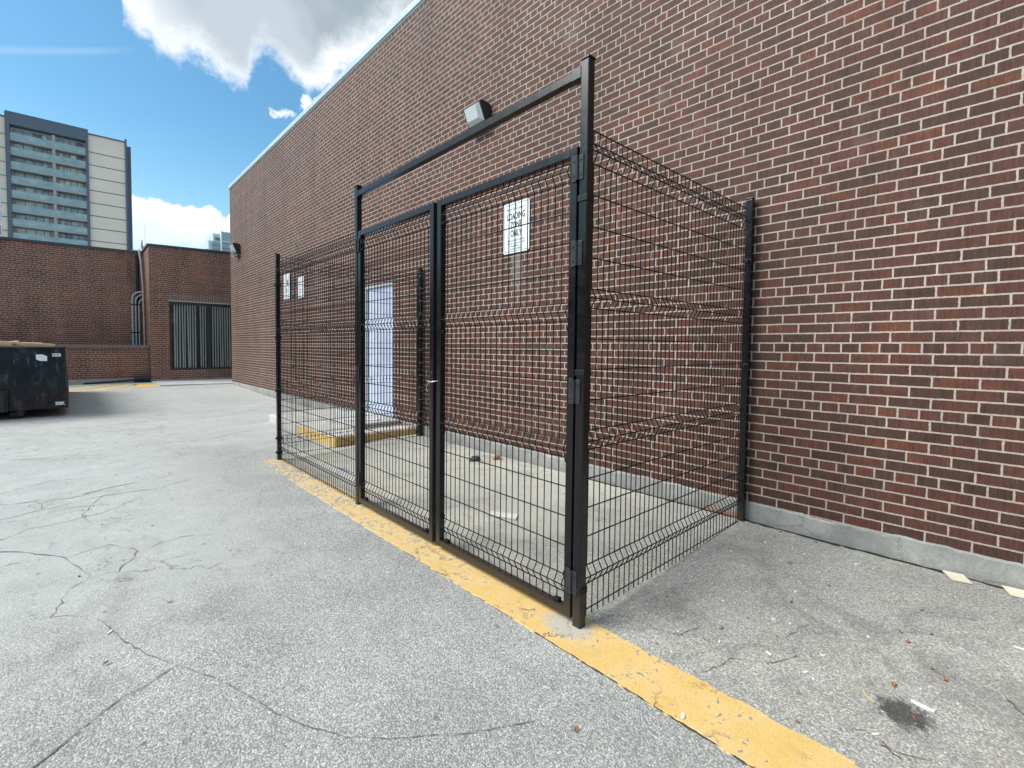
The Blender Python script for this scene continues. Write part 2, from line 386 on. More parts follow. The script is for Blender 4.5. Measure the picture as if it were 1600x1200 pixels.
# ------------------------------------------------------------------ mesh helper
class MB:
    def __init__(s): s.v = []; s.f = []; s.mi = []; s.sm = []
    def _add(s, vs, fs, mi=0, smooth=False):
        b = len(s.v); s.v += [tuple(v) for v in vs]
        for f in fs:
            s.f.append(tuple(b + i for i in f)); s.mi.append(mi); s.sm.append(smooth)
    def box(s, x0, x1, y0, y1, z0, z1, bev=0.0, mi=0, mat=None):
        if bev <= 0:
            vs = [(x, y, z) for z in (z0, z1) for y in (y0, y1) for x in (x0, x1)]
            fs = [(0, 2, 3, 1), (4, 5, 7, 6), (0, 1, 5, 4), (2, 6, 7, 3), (0, 4, 6, 2), (1, 3, 7, 5)]
        else:
            bm = bmesh.new()
            bmesh.ops.create_cube(bm, size=1.0)
            for v in bm.verts:
                v.co = Vector(((x0 + x1) / 2 + v.co.x * (x1 - x0), (y0 + y1) / 2 + v.co.y * (y1 - y0), (z0 + z1) / 2 + v.co.z * (z1 - z0)))
            bmesh.ops.bevel(bm, geom=bm.edges[:], offset=bev, segments=2, affect='EDGES', profile=0.5)
            bm.verts.index_update()
            vs = [v.co.copy() for v in bm.verts]; fs = [[v.index for v in f.verts] for f in bm.faces]
            bm.free()
        if mat is not None: vs = [mat @ Vector(v) for v in vs]
        s._add(vs, fs, mi)
    def tube(s, pts, r, n=6, mi=0, cap=True, smooth=True):
        pts = [Vector(p) for p in pts]
        if not hasattr(r, '__len__'): r = [r] * len(pts)
        vs = []; up = None
        for i, p in enumerate(pts):
            d = (pts[min(i + 1, len(pts) - 1)] - pts[max(i - 1, 0)]).normalized()
            if up is None:
                up = Vector((0, 0, 1)) if abs(d.z) < 0.9 else Vector((1, 0, 0))
            a = d.cross(up)
            if a.length < 1e-4: a = d.cross(Vector((0, 1, 0)))
            a.normalize(); b = d.cross(a).normalized(); up = a.cross(d)
            up = a.cross(d) if a.cross(d).length > 0.5 else up
            for k in range(n):
                t = 2 * math.pi * k / n
                vs.append(p + (a * math.cos(t) + b * math.sin(t)) * r[i])
        fs = []
        for i in range(len(pts) - 1):
            for k in range(n):
                k2 = (k + 1) % n
                fs.append((i * n + k, i * n + k2, (i + 1) * n + k2, (i + 1) * n + k))
        s._add(vs, fs, mi, smooth)
        if cap:
            m_ = (len(pts) - 1) * n
            s._add([vs[k] for k in range(n)], [tuple(range(n))], mi)
            s._add([vs[m_ + k] for k in range(n)], [tuple(reversed(range(n)))], mi)
    def poly(s, pts, thick, mi=0, axis=(0, 0, 1)):
        ax = Vector(axis); n = len(pts); P = [Vector(p) for p in pts]
        vs = P + [p + ax * thick for p in P]
        fs = [tuple(reversed(range(n))), tuple(range(n, 2 * n))] + [(i, (i + 1) % n, n + (i + 1) % n, n + i) for i in range(n)]
        s._add(vs, fs, mi)
    def quad(s, a, b, c, d, mi=0): s._add([a, b, c, d], [(0, 1, 2, 3)], mi)
    def build(s, name, mats, parent=None, origin=None):
        me = bpy.data.meshes.new(name)
        o0 = Vector(origin) if origin else Vector((0, 0, 0))
        me.from_pydata([tuple(Vector(v) - o0) for v in s.v], [], s.f)
        for m in (mats if isinstance(mats, (list, tuple)) else [mats]): me.materials.append(m)
        me.polygons.foreach_set('material_index', s.mi)
        me.polygons.foreach_set('use_smooth', s.sm)
        bm = bmesh.new(); bm.from_mesh(me)
        bmesh.ops.recalc_face_normals(bm, faces=bm.faces[:])
        bm.to_mesh(me); bm.free()
        o = bpy.data.objects.new(name, me); col.objects.link(o)
        o.location = o0
        if parent is not None:
            o.parent = parent
            o.location = o0 - abs_loc(parent)
        return o

def abs_loc(o):
    v = Vector(o.location)
    while o.parent: o = o.parent; v += Vector(o.location)
    return v
def tag(o, label=None, cat=None, group=None, kind=None):
    if label: o['label'] = label
    if cat: o['category'] = cat
    if group: o['group'] = group
    if kind: o['kind'] = kind
    return o
def thing(name, loc, label, cat, group=None):
    o = bpy.data.objects.new(name, None); col.objects.link(o)
    o.location = loc; o.empty_display_size = 0.2
    return tag(o, label, cat, group)
def S(t):
    t = max(0.0, min(1.0, t)); return t * t * (3 - 2 * t)
def gz(x, y):
    return 0.06 * S((x - 2.1) / 1.9) * (1 - 0.8 * S((y - 8) / 5)) + 0.1 * S((y - 12) / 6)
def text_mesh(name, txt, size, mat, parent, loc, rot, sx=1.0, bold=0.0, align='CENTER'):
    cu = bpy.data.curves.new(name, 'FONT'); cu.body = txt; cu.size = size; cu.offset = bold
    cu.align_x = align; cu.align_y = 'CENTER'; cu.extrude = 0.0006
    tmp = bpy.data.objects.new(name + '_tmp', cu); col.objects.link(tmp)
    dg = bpy.context.evaluated_depsgraph_get()
    me = bpy.data.meshes.new_from_object(tmp.evaluated_get(dg))
    bpy.data.objects.remove(tmp); bpy.data.curves.remove(cu)
    me.materials.clear(); me.materials.append(mat)
    me.transform(Matrix.Diagonal((sx, 1, 1, 1)))
    me.transform(rot.to_4x4())
    me.transform(Matrix.Translation(Vector(loc) - abs_loc(parent)))
    o = bpy.data.objects.new(name, me); col.objects.link(o); o.parent = parent
    return o

# ------------------------------------------------------------------ ground
def steps(a, b, n): return [a + (b - a) * i / n for i in range(n)]
gx = [-600, -200, -60, -20, -8] + steps(-4, 1.8, 12) + steps(1.8, 4.6, 24) + [4.6, 6, 10, 40, 150, 600]
gy = [-600, -200, -60, -20, -8] + steps(-4, 8, 30) + steps(8, 22, 50) + [22, 26, 40, 90, 200, 600]
vs = [(x, y, gz(x, y)) for y in gy for x in gx]
nx = len(gx)
g_ = MB(); g_._add(vs, [(j * nx + i, j * nx + i + 1, (j + 1) * nx + i + 1, (j + 1) * nx + i) for j in range(len(gy) - 1) for i in range(nx - 1)], 0, True)
ground = tag(g_.build('ground', M['asphalt']), 'weathered grey asphalt yard with cracks and stains', None, None, 'structure')

def ribbon(mb, pts, w, wob=0.015, dz=0.004, mi=0, sub=14, seed=0, taper=True):
    r = random.Random(seed)
    P = []
    for i in range(len(pts) - 1):
        a = Vector(pts[i]); b = Vector(pts[i + 1])
        k = max(2, int((b - a).length * sub))
        for j in range(k): P.append(a.lerp(b, j / k))
    P.append(Vector(pts[-1]))
    n = len(P); L = []; Rr = []
    for i, p in enumerate(P):
        d = (P[min(i + 1, n - 1)] - P[max(0, i - 1)]).normalized(); nn = Vector((-d.y, d.x))
        off = (r.random() - 0.5) * wob
        ww = w * ((0.35 + 1.1 * r.random()) if not taper else (0.18 + 1.0 * r.random() ** 1.4))
        if taper: ww *= min(1.0, 0.25 + min(i, n - 1 - i) / 4.0)
        q = p + nn * off
        for lst, sg in ((L, 1), (Rr, -1)):
            e = q + nn * sg * ww / 2
            lst.append((e.x, e.y, gz(e.x, e.y) + dz))
    base = L + Rr
    mb._add(base, [(i, i + 1, n + i + 1, n + i) for i in range(n - 1)], mi)
ck = MB()
ribbon(ck, [(.08, 3.17), (.11, 3.07), (.16, 2.87), (.23, 2.68), (.33, 2.48)], .007, .012, seed=1, sub=26)
ribbon(ck, [(.33, 2.48), (.47, 2.22), (.53, 2.05), (.58, 1.89), (.65, 1.75), (.74, 1.61), (.84, 1.51), (.94, 1.44), (1.11, 1.32), (1.39, 1.18)], .0045, .008, seed=2, sub=34)
ribbon(ck, [(.34, 2.475), (.32, 2.466), (.24, 2.42), (.13, 2.39), (-.01, 2.28), (-.11, 2.19), (-.4, 2.0)], .008, .010, seed=3, sub=30)
ribbon(ck, [(-.9, 4.9), (-.4, 4.64), (-.26, 4.5), (-.06, 4.23), (.0, 4.0), (.06, 3.8)], .010, .02, seed=4)
ribbon(ck, [(-1.0, 6.1), (-.5, 5.98), (-.25, 5.93), (-.03, 5.86), (.31, 6.06), (.58, 6.08), (1.0, 6.3)], .012, .03, seed=5)
ribbon(ck, [(-1.0, 5.3), (-.4, 5.5), (.2, 5.75), (.6, 5.7), (1.1, 5.95)], .009, .03, seed=6)
ribbon(ck, [(-.25, 5.93), (-.2, 5.6), (-.4, 5.5)], .007, .03, seed=7)
ribbon(ck, [(.31, 6.06), (.2, 5.75), (.05, 5.2), (.1, 4.9)], .006, .03, seed=8)
ribbon(ck, [(-1.2, 8.4), (-.2, 8.1), (.6, 8.4), (1.6, 8.2), (2.6, 8.9)], .012, .05, seed=9)
ribbon(ck, [(0.2, 10.6), (1.2, 10.9), (2.2, 10.7), (3.3, 11.4)], .02, .08, seed=10)
ribbon(ck, [(2.05, .92), (2.3, .86), (2.42, .72), (2.55, .66), (2.66, .74), (2.9, .70)], .005, .014, seed=11, sub=34)
ribbon(ck, [(2.18, .46), (2.25, .36), (2.22, .26), (2.3, .12)], .004, .012, seed=12, sub=34)
ribbon(ck, [(2.1, 1.35), (2.25, 1.22), (2.3, 1.1), (2.5, 1.06)], .004, .014, seed=13, sub=34)
for k_, pts_ in enumerate([[(-.95, 4.45), (-.6, 4.7), (-.3, 5.05), (.15, 5.15), (.5, 5.5)], [(-.06, 4.23), (.18, 4.3), (.34, 4.05), (.2, 3.75), (.06, 3.8)], [(-.7, 5.55), (-.35, 5.35), (.0, 5.5), (.35, 5.35)],
                           [(.34, 4.05), (.6, 4.15), (.85, 4.0)], [(.08, 3.17), (-.1, 3.35), (-.06, 3.6), (.06, 3.8)], [(-.5, 5.98), (-.6, 6.4), (-.2, 6.7), (.3, 6.6)]]):
    ribbon(ck, pts_, .007, .03, seed=40 + k_, sub=20)
ck.build('crack', M['softcrack'], ground)
# open joint between asphalt and foundation
jt = MB()
ribbon(jt, [(4.108, -3), (4.104, -.5), (4.106, -.1), (4.098, .3), (4.104, .6), (4.095, .9), (4.102, 1.2), (4.108, 1.6), (4.104, 2.0), (4.110, 2.4), (4.113, 3.1)], .028, .016, .005, seed=20, sub=26, taper=False)
ribbon(jt, [(4.121, 3.4), (4.118, 4.4), (4.121, 5.6)], .007, .012, .005, seed=21, sub=16)
ribbon(jt, [(4.121, 9.9), (4.118, 12), (4.121, 17)], .010, .016, .005, seed=22, sub=6)
jt.build('joint', M['gap'], ground)

# yellow line: thick paint with an uneven edge
yl = MB(); r = random.Random(3)
yy = -4.0; Lp = []; Rp = []
while yy < 6.25:
    ff = S((yy - 4.6) / 1.6)
    Lp.append((1.757 + (r.random() - .5) * (.015 + .03 * ff) + .03 * ff, yy)); Rp.append((2.045 + (r.random() - .5) * (.018 + .02 * ff), yy)); yy += 0.03
n = len(Lp); T = 0.006
v0 = [(x, y, gz(x, y) + T) for x, y in Lp] + [(x, y, gz(x, y) + T) for x, y in Rp] + [(x - .004, y, gz(x, y) - .002) for x, y in Lp] + [(x + .004, y, gz(x, y) - .002) for x, y in Rp]
f0 = []
for i in range(n - 1):
    f0 += [(i, i + 1, n + i + 1, n + i), (2 * n + i, 2 * n + i + 1, i + 1, i), (n + i, n + i + 1, 3 * n + i + 1, 3 * n + i)]
yl._add(v0, f0)
tag(yl.build('painted_line', M['line']), 'wide worn yellow line painted under the fence gate', None, None, 'structure')
ye = MB()
ribbon(ye, [(1.752, -1.0), (1.752, .6), (1.752, 1.6)], .008, .006, .005, seed=31, sub=40, taper=False)
ribbon(ye, [(1.752, 1.7), (1.752, 3.0)], .004, .006, .005, seed=32, sub=30)
ye.build('crack', M['crack'], ground)

# hatch lines at the far end of the yard
def gp(x, y, dz): return (x, y, gz(x, y) + dz)
hl = MB()
def strip(a, b, w):
    a = Vector(a); b = Vector(b); d = (b - a).normalized(); nn = Vector((-d.y, d.x)) * w / 2
    k = 8
    P = [a.lerp(b, i / k) for i in range(k + 1)]
    hl._add([gp(p.x + nn.x, p.y + nn.y, .005) for p in P] + [gp(p.x - nn.x, p.y - nn.y, .005) for p in P], [(i, i + 1, k + 2 + i, k + 1 + i) for i in range(k)])
strip((-1.6, 16.9), (1.55, 18.0), .20)
strip((-.6, 17.4), (1.1, 19.9), .26)
strip((.55, 17.75), (1.75, 19.9), .24)
strip((-1.5, 19.7), (1.3, 19.95), .16)
strip((1.55, 18.9), (2.12, 18.9), 1.5)
tag(hl.build('yellow_hatching', M['yellow']), 'yellow hatched no parking marking by the low brick wall', None, None, 'structure')

# concrete apron at the foot of the far facade
ap = MB()
ap.poly([(2.15, 18.35, .0), (4.12, 18.0, .0), (4.75, 17.85, .0), (4.75, 20.5, .0), (2.15, 20.5, .0)], .14)
tag(ap.build('pavement', M['apron']), 'pale concrete apron at the foot of the window', None, None, 'structure')

# ------------------------------------------------------------------ main brick building
WX = 4.137
main = thing('brick_building', (WX, 2.0, 0.2), 'long tall brown brick building behind the black mesh enclosure', 'building')
wl = MB()
def wq(y0, y1, z0, z1): wl.quad((WX, y0, z0), (WX, y1, z0), (WX, y1, z1), (WX, y0, z1))
DY0, DY1, DZ0, DZ1 = 7.09, 8.14, 0.21, 2.56
wq(-16, DY0, .2, 6.68); wq(DY1, 17.8, .2, 6.68); wq(DY0, DY1, DZ1, 6.68)
dd = .11
wl.quad((WX, DY0, DZ0), (WX + dd, DY0, DZ0), (WX + dd, DY0, DZ1), (WX, DY0, DZ1))
wl.quad((WX, DY1, DZ0), (WX + dd, DY1, DZ0), (WX + dd, DY1, DZ1), (WX, DY1, DZ1))
wl.quad((WX, DY0, DZ1), (WX, DY1, DZ1), (WX + dd, DY1, DZ1), (WX + dd, DY0, DZ1))
wl.quad((WX, 17.8, .0), (28, 17.8, .0), (28, 17.8, 6.68), (WX, 17.8, 6.68))
wl.quad((WX, -16, .0), (28, -16, .0), (28, -16, 6.68), (WX, -16, 6.68))
wl.quad((28, -16, .0), (28, 17.8, .0), (28, 17.8, 6.68), (28, -16, 6.68))
wl.build('wall', M['brick'], main)
fd = MB(); r = random.Random(5)
k = 90; ys = [-16 + 33.8 * i / k for i in range(k + 1)]
for (a, b) in ((-16, DY0), (DY1, 17.8)):
    kk = max(4, int((b - a) / .06)); P = [a + (b - a) * i / kk for i in range(kk + 1)]
    zt = [.211 + (r.random() - .5) * .018 + .008 * math.sin(y_ * 5.1) * math.sin(y_ * 1.7 + 1) for y_ in P]
    fd._add([(WX - .016, y, -.3) for y in P] + [(WX - .016, y, z - .008) for y, z in zip(P, zt)] + [(WX + .001, y, z + .004) for y, z in zip(P, zt)],
            [(i, i + 1, kk + 2 + i, kk + 1 + i) for i in range(kk)] + [(kk + 1 + i, kk + 2 + i, 2 * kk + 3 + i, 2 * kk + 2 + i) for i in range(kk)])
fd.box(WX - .016, WX + .2, DY0, DY1, -.3, DZ0)
fd.build('foundation', M['foundation'], main)
rf = MB(); rf.box(WX + .2, 27.8, -15.8, 17.6, 6.3, 6.5); rf.build('roof', M['roof'], main)
cp = MB()
cp.box(WX - .035, WX + .3, -16.05, 17.84, 6.68, 6.79, .006)
cp.box(WX - .012, WX + .28, -16.02, 17.815, 6.655, 6.68)
cp.build('coping', M['coping'], main)
dr = MB(); dr.box(WX + .055, WX + .10, DY0 + .05, DY1 - .05, DZ0 + .01, DZ1 - .05, .003)
door = dr.build('door', M['door'], main)
df = MB()
df.box(WX + .02, WX + .105, DY0 + .001, DY0 + .048, DZ0, DZ1 - .002)
df.box(WX + .02, WX + .105, DY1 - .048, DY1 - .001, DZ0, DZ1 - .002)
df.box(WX + .02, WX + .105, DY0 + .048, DY1 - .048, DZ1 - .05, DZ1 - .002)
df.build('door_frame', M['doorframe'], door)

# ------------------------------------------------------------------ far facade with window
fac = thing('window_wing', (3.4, 20.5, .14), 'low brick wing with a wide window of vertical blinds', 'building')
FX0, FX1, FY = 2.14, 9.0, 20.5
def ft(x): return 4.93 + (x - 2.2) * .025
WX0, WX1, WZ0, WZ1, LZ = 2.72, 5.2, .52, 3.02, 3.30
fw_ = MB()
def fq(x0, x1, z0, z1, z0b=None, z1b=None):
    fw_.quad((x0, FY, z0), (x1, FY, z0), (x1, FY, z1b if z1b is not None else z1), (x0, FY, z1))
fq(FX0, WX0, .2, LZ); fq(WX0, WX1, .2, WZ0); fq(WX1, FX1, .2, LZ); fq(FX0, FX1, LZ, ft(FX0), None, ft(FX1))
for xx in (WX0, WX1): fw_.quad((xx, FY, WZ0), (xx, FY + .12, WZ0), (xx, FY + .12, WZ1), (xx, FY, WZ1))
fw_.quad((FX0 + .001, FY + 1.7, ft(FX1)), (FX1, FY + 1.7, ft(FX1)), (FX1, FY + 1.7, 0), (FX0 + .001, FY + 1.7, 0))
fw_.build('wall', M['brick_far'], fac)
fs_ = MB(); fs_.quad((FX0, FY, .2), (FX0, FY + 1.7, .2), (FX0, FY + 1.7, ft(FX0)), (FX0, FY, ft(FX0))); fs_.build('return_wall', M['brick_side'], fac)
ff_ = MB(); ff_.box(FX0 - .01, FX1, FY - .012, FY + .3, -.2, .2); ff_.box(FX0 - .012, FX0 + .2, FY - .01, FY + 1.7, -.2, .2); ff_.build('foundation', M['foundation'], fac)
so = MB()   # soldier course above the window: upright bricks, slightly proud
sx_ = WX0 - .02
while sx_ < WX1:
    so.box(sx_ + .005, sx_ + .068, FY - .004, FY + .02, WZ1 + .04, LZ - .006); sx_ += .0735
so.box(WX0 - .02, WX1, FY - .0015, FY + .10, WZ1, LZ, 0, 1)
so.build('lintel', [M['soldier'], M['apron']], fac)
fc_ = MB()
fc_._add([(FX0 - .05, FY - .05, ft(FX0)), (FX1, FY - .05, ft(FX1)), (FX1, FY + .3, ft(FX1)), (FX0 - .05, FY + .3, ft(FX0)),
          (FX0 - .05, FY - .05, ft(FX0) + .07), (FX1, FY - .05, ft(FX1) + .07), (FX1, FY + .3, ft(FX1) + .07), (FX0 - .05, FY + .3, ft(FX0) + .07)],
         [(0, 1, 2, 3), (4, 5, 6, 7), (0, 1, 5, 4), (3, 2, 6, 7), (0, 3, 7, 4), (1, 2, 6, 5)])
fc_.box(FX0 - .05, FX0 + .2, FY + .3, FY + 1.75, ft(FX0) + .0, ft(FX0) + .07)
fc_.build('coping', M['coping_dark'], fac)
wf = MB()
for a, b in ((WX0, WX0 + .06), (3.94, 4.05), (WX1 - .06, WX1)): wf.box(a, b, FY + .03, FY + .10, WZ0, WZ1)
for a, b in ((WX0 + .06, 3.94), (4.05, WX1 - .06)):
    wf.box(a, b, FY + .03, FY + .10, WZ0, WZ0 + .07); wf.box(a, b, FY + .03, FY + .10, WZ1 - .10, WZ1)
win = wf.build('window', M['winframe'], fac)
pn = MB(); pn.box(WX0 + .06, 3.94, FY + .06, FY + .066, WZ0 + .07, WZ1 - .10); pn.box(4.05, WX1 - .06, FY + .06, FY + .066, WZ0 + .07, WZ1 - .10)
pn.build('pane', M['pane'], win)
bl = MB(); r = random.Random(12)
bx = WX0 + .16
while bx < WX1 - .05:
    if not (3.90 < bx < 4.08):
        tilt = (r.random() - .5) * (.05 if bx < 3.3 else .02); sk = r.random()
        if not (3.62 < bx < 3.84 and sk > .55):
            wd = .036 + .008 * r.random()
            bl._add([(bx + tilt, FY + .095, WZ0 + .06), (bx + wd + tilt, FY + .105, WZ0 + .06), (bx + wd, FY + .105, WZ1 - .10), (bx, FY + .095, WZ1 - .10)], [(0, 1, 2, 3)])
    bx += .083
bl.box(WX0 + .07, WX1 - .06, FY + .108, FY + .15, WZ1 - .10, WZ1 - .04)
bl.build('blind', M['blind'], win)
bk = MB(); bk.quad((WX0 - .3, FY + .9, 0), (WX1 + .3, FY + .9, 0), (WX1 + .3, FY + .9, 3.3), (WX0 - .3, FY + .9, 3.3)); bk.build('interior', M['dark_glass'], win)

# ------------------------------------------------------------------ left rear building and low wall
lb = thing('rear_building', (0, 22.1, .1), 'plain flat roofed red brick building under the apartment tower', 'building')
def lt(x): return 4.80 + (x - 0) * .03
lw = MB(); lw.quad((-30, 22.1, 0), (2.13, 22.1, 0), (2.13, 22.1, lt(2.0)), (-30, 22.1, lt(-3)))
lw.quad((-30, 22.1, 0), (-30, 40, 0), (-30, 40, lt(-3)), (-30, 22.1, lt(-3)))
lw.build('wall', M['brick_far'], lb)
lc = MB()
lc._add([(-30, 22.04, lt(-3)), (2.12, 22.04, lt(2)), (2.12, 22.4, lt(2)), (-30, 22.4, lt(-3)), (-30, 22.04, lt(-3) + .075), (2.12, 22.04, lt(2) + .075), (2.12, 22.4, lt(2) + .075), (-30, 22.4, lt(-3) + .075)],
        [(0, 1, 2, 3), (4, 5, 6, 7), (0, 1, 5, 4), (3, 2, 6, 7), (0, 3, 7, 4), (1, 2, 6, 5)])
lc.build('coping', M['coping_dark'], lb)
lr = MB(); lr.box(-30, 12, 22.4, 40, 4.4, 4.6); lr.build('roof', M['roof'], lb)
rw = thing('retaining_wall', (0.5, 20.7, .1), 'waist high brick wall with a stone cap', 'wall')
q = MB(); q.box(-30, 2.13, 20.7, 20.95, .25, 1.31); q.build('wall', M['brick_far'], rw)
q = MB(); q.box(-30, 2.13, 20.64, 21.02, 1.31, 1.42, .008); q.build('cap', M['cap'], rw)
q = MB(); q.box(-30, 2.125, 20.685, 20.97, -.1, .25); q.build('footing', M['apron'], rw)

# pipes in the recess
def bentpipe(x, rr, ztop, xin, label, r_mat, y=21.9, cat='pipe'):
    t = thing('wall_pipe', (x, y, 1.42), label, cat, None)
    pts = [(x, y, 1.42 if y > 20.99 else 1.0), (x, y, ztop - .32)]
    for i in range(1, 7):
        a = math.pi / 2 * i / 6
        pts.append((x + .26 * (1 - math.cos(a)), y, ztop - .32 + .26 * math.sin(a)))
    pts.append((xin, y, ztop - .06))
    m_ = MB(); m_.tube(pts, rr, 12); m_.build('pipe', r_mat, t)
    for zz in (1.86, 2.9):
        m_ = MB(); m_.tube([(x, y, zz), (x, y, zz + .05)], rr * 1.18, 12); m_.build('bracket', M['black_plastic'], t)
    return t
bentpipe(1.765, .038, 3.46, 2.12, 'outermost grey pipe bending into the brick return, largest of three', M['pipe_grey'])
bentpipe(1.862, .026, 3.37, 2.12, 'middle slim grey pipe rising beside the largest bent pipe', M['pipe_grey'], 21.86)
bentpipe(1.955, .026, 3.24, 2.12, 'innermost short grey pipe next to the pink downpipe', M['pipe_grey'], 21.82)
dp = thing('downpipe', (2.07, 21.6, 1.42), 'faded pink downpipe running from the roof corner to the low wall', 'downpipe')
m_ = MB(); m_.tube([(1.99, 21.75, 4.95), (1.99, 21.68, 4.80), (2.02, 21.6, 4.5), (2.065, 21.6, 3.6), (2.085, 21.58, 1.42)], .032, 10); m_.build('pipe', M['pipe_pink'], dp)
m_ = MB(); m_.tube([(2.075, 21.6, 2.55), (2.075, 21.6, 2.62)], .04, 10); m_.build('bracket', M['black_plastic'], dp)
m_ = MB(); m_.tube([(1.945, 22.04, 4.8), (1.945, 22.04, 1.42)], .05, 8)
tag(m_.build('drain_pipe', M['black_plastic']), 'black vertical drain pipe in the dark corner of the brick walls', 'pipe')
# roof bits
rv = thing('roof_unit', (2.15, 24.3, 4.6), 'low grey box on the flat roof beside the tower', 'roof unit')
m_ = MB(); m_.box(1.98, 2.36, 24, 24.7, 4.6, 5.24, .02); m_.build('housing', M['t_dark'], rv)
m_ = MB(); m_.box(1.95, 2.39, 23.97, 24.73, 5.24, 5.28, .005); m_.build('lid', M['t_slab'], rv)
an = thing('roof_antenna', (2.24, 23.4, 4.6), 'thin antenna mast on the flat roof', 'antenna')
m_ = MB(); m_.tube([(2.24, 23.4, 4.6), (2.24, 23.4, 5.62)], .018, 6); m_.build('mast', M['coping_dark'], an)
m_ = MB(); m_.box(2.20, 2.26, 23.37, 23.43, 5.28, 5.50, .01); m_.box(2.24, 2.36, 23.38, 23.42, 5.33, 5.38, .008); m_.build('bracket', M['pipe_pink'], an)
m_ = MB(); m_.tube([(2.34, 23.4, 5.3), (2.34, 23.4, 6.2)], .006, 5); m_.build('whip', M['alu'], an)
# dark duct and hose at the foot of the low wall
du = thing('black_drain_hose', (1.9, 20.45, .12), 'black ribbed drain hose lying along the low brick wall', 'hose')
m_ = MB(); m_.tube([(1.66, 20.5, .23), (2.1, 20.46, .23)], .10, 12)
for i in range(9): m_.tube([(1.68 + i * .048, 20.497 - i * .004, .23), (1.70 + i * .048, 20.495 - i * .004, .23)], .108, 12)
m_.build('sleeve', M['black_plastic'], du)
m_ = MB(); m_.tube([(1.66, 20.5, .20), (1.2, 20.52, .17), (.8, 20.5, .15), (.45, 20.47, .135), (.3, 20.44, .13)], [.035, .032, .03, .028, .028], 8); m_.build('hose', M['black_plastic'], du)

# ------------------------------------------------------------------ black skip
bn = thing('skip', (-1.2, 12.6, 0), 'scuffed black steel skip loaded with lumber', 'skip')
BY0, BY1 = 12.6, 17.6
xr0, xr1, xl0, xl1, zb, zt = -.057, -.108, -2.30, -2.36, .168, 1.345
bm_ = MB()
def frust(mb, x0b, x1b, x0t, x1t, y0, y1, z0, z1, mi=0):
    mb._add([(x0b, y0, z0), (x1b, y0, z0), (x1b, y1, z0), (x0b, y1, z0), (x0t, y0, z1), (x1t, y0, z1), (x1t, y1, z1), (x0t, y1, z1)],
            [(0, 1, 2, 3), (0, 1, 5, 4), (1, 2, 6, 5), (2, 3, 7, 6), (3, 0, 4, 7), (4, 5, 6, 7)], mi)
frust(bm_, xl0, xr0, xl1, xr1, BY0, BY1, zb, 1.15)
bm_2 = MB()
th = .05
frust(bm_, xl1 + .002, xr1 + .006, xl1, xr1, BY0 + .001, BY0 + th, 1.15, zt)
frust(bm_, xl1, xr1, xl1, xr1, BY1 - th, BY1, 1.15, zt)
frust(bm_, xr1 - th, xr1, xr1 - th, xr1, BY0 + th, BY1 - th, 1.15, zt)
frust(bm_, xl1, xl1 + th, xl1, xl1 + th, BY0 + th, BY1 - th, 1.15, zt)
bm_.build('body', M['bin'], bn)
m_ = MB(); m_.box(xl1 - .02, xr1 + .012, BY0 - .035, BY0 + .06, zt, zt + .035, .008); m_.box(xr1 - .05, xr1 + .012, BY0 + .06, BY1, zt, zt + .035, .008); m_.box(xl1 - .02, xl1 + .05, BY0 + .06, BY1, zt, zt + .035, .008); m_.build('rim', M['bin'], bn)
m_ = MB(); m_.box(-1.62, -.905, BY0 - .05, BY0 - .001, .15, .56, .01); m_.build('lift_plate', M['bin'], bn)
m_ = MB(); m_.box(-1.5, -.965, BY0 - .056, BY0 - .051, .16, .50); m_.build('pocket', M['black_plastic'], bn)
for xx in (-.81, -1.6):
    m_ = MB(); m_.tube([(xx - .08, BY0 + .12, .085), (xx + .08, BY0 + .12, .085)], .083, 16); m_.build('roller', M['bin'], bn)
for xx in (-.75, -1.66):
    m_ = MB(); m_.box(xx - .05, xx + .05, BY0 + .02, BY1, .06, zb - .001); m_.build('rail', M['bin'], bn)
FYb = BY0 - .006
m_ = MB(); m_.poly([(-.511, FYb, 1.235), (-.415, FYb, 1.235), (-.352, FYb, 1.20), (-.352, FYb, 1.108), (-.455, FYb, 1.11), (-.511, FYb, 1.142)], .004, 0, (0, 1, 0)); m_.build('sticker', M['sign'], bn)
m_ = MB(); m_.box(-.275, -.15, FYb, FYb + .004, 1.195, 1.255, .002); m_.box(-.262, -.235, FYb - .002, FYb, 1.212, 1.236, 0, 1)
for zz in (1.235, 1.222, 1.209): m_.box(-.228, -.162, FYb - .002, FYb, zz, zz + .006, 0, 2)
m_.build('plate', [M['sign'], M['ink'], M['ink_faded']], bn)
rotY = Matrix.Rotation(R(90), 3, 'X')
text_mesh('lettering', '20K', .085, M['sign'], bn, (-.182, FYb - .002, .262), rotY, 1.0, .004)
m_ = MB(); m_.tube([(-.13, FYb, .385), (-.13, FYb - .03, .385)], .02, 8); m_.build('bolt', M['black_plastic'], bn)
# lumber on the skip
def lumber(pts, w, h, label):
    a, b = Vector(pts[0]), Vector(pts[1])
    d = b - a; L = d.length
    rot = d.to_track_quat('X', 'Z').to_matrix().to_4x4()
    mt = Matrix.Translation((a + b) / 2) @ rot
    m_ = MB(); m_.box(-L / 2, L / 2, -w / 2, w / 2, -h / 2, h / 2, .004, 0, mt)
    return tag(m_.build('lumber_plank', M['wood'], None, tuple((a + b) / 2)), label, 'plank', 'planks loaded on the skip')
lumber([(-2.6, 12.95, 1.585), (-.235, 12.85, 1.418)], .14, .042, 'topmost pale plank sloping down across the skip load')
lumber([(-2.5, 13.15, 1.43), (-.26, 13.1, 1.403)], .19, .04, 'lower pale plank lying flat on the skip rim')
lumber([(-2.5, 13.4, 1.48), (-.45, 13.38, 1.45)], .19, .04, 'rear plank resting behind the spacer block')
lumber([(-.86, 12.78, 1.455), (-.80, 13.3, 1.47)], .05, .06, 'short square spacer block between planks on the skip')

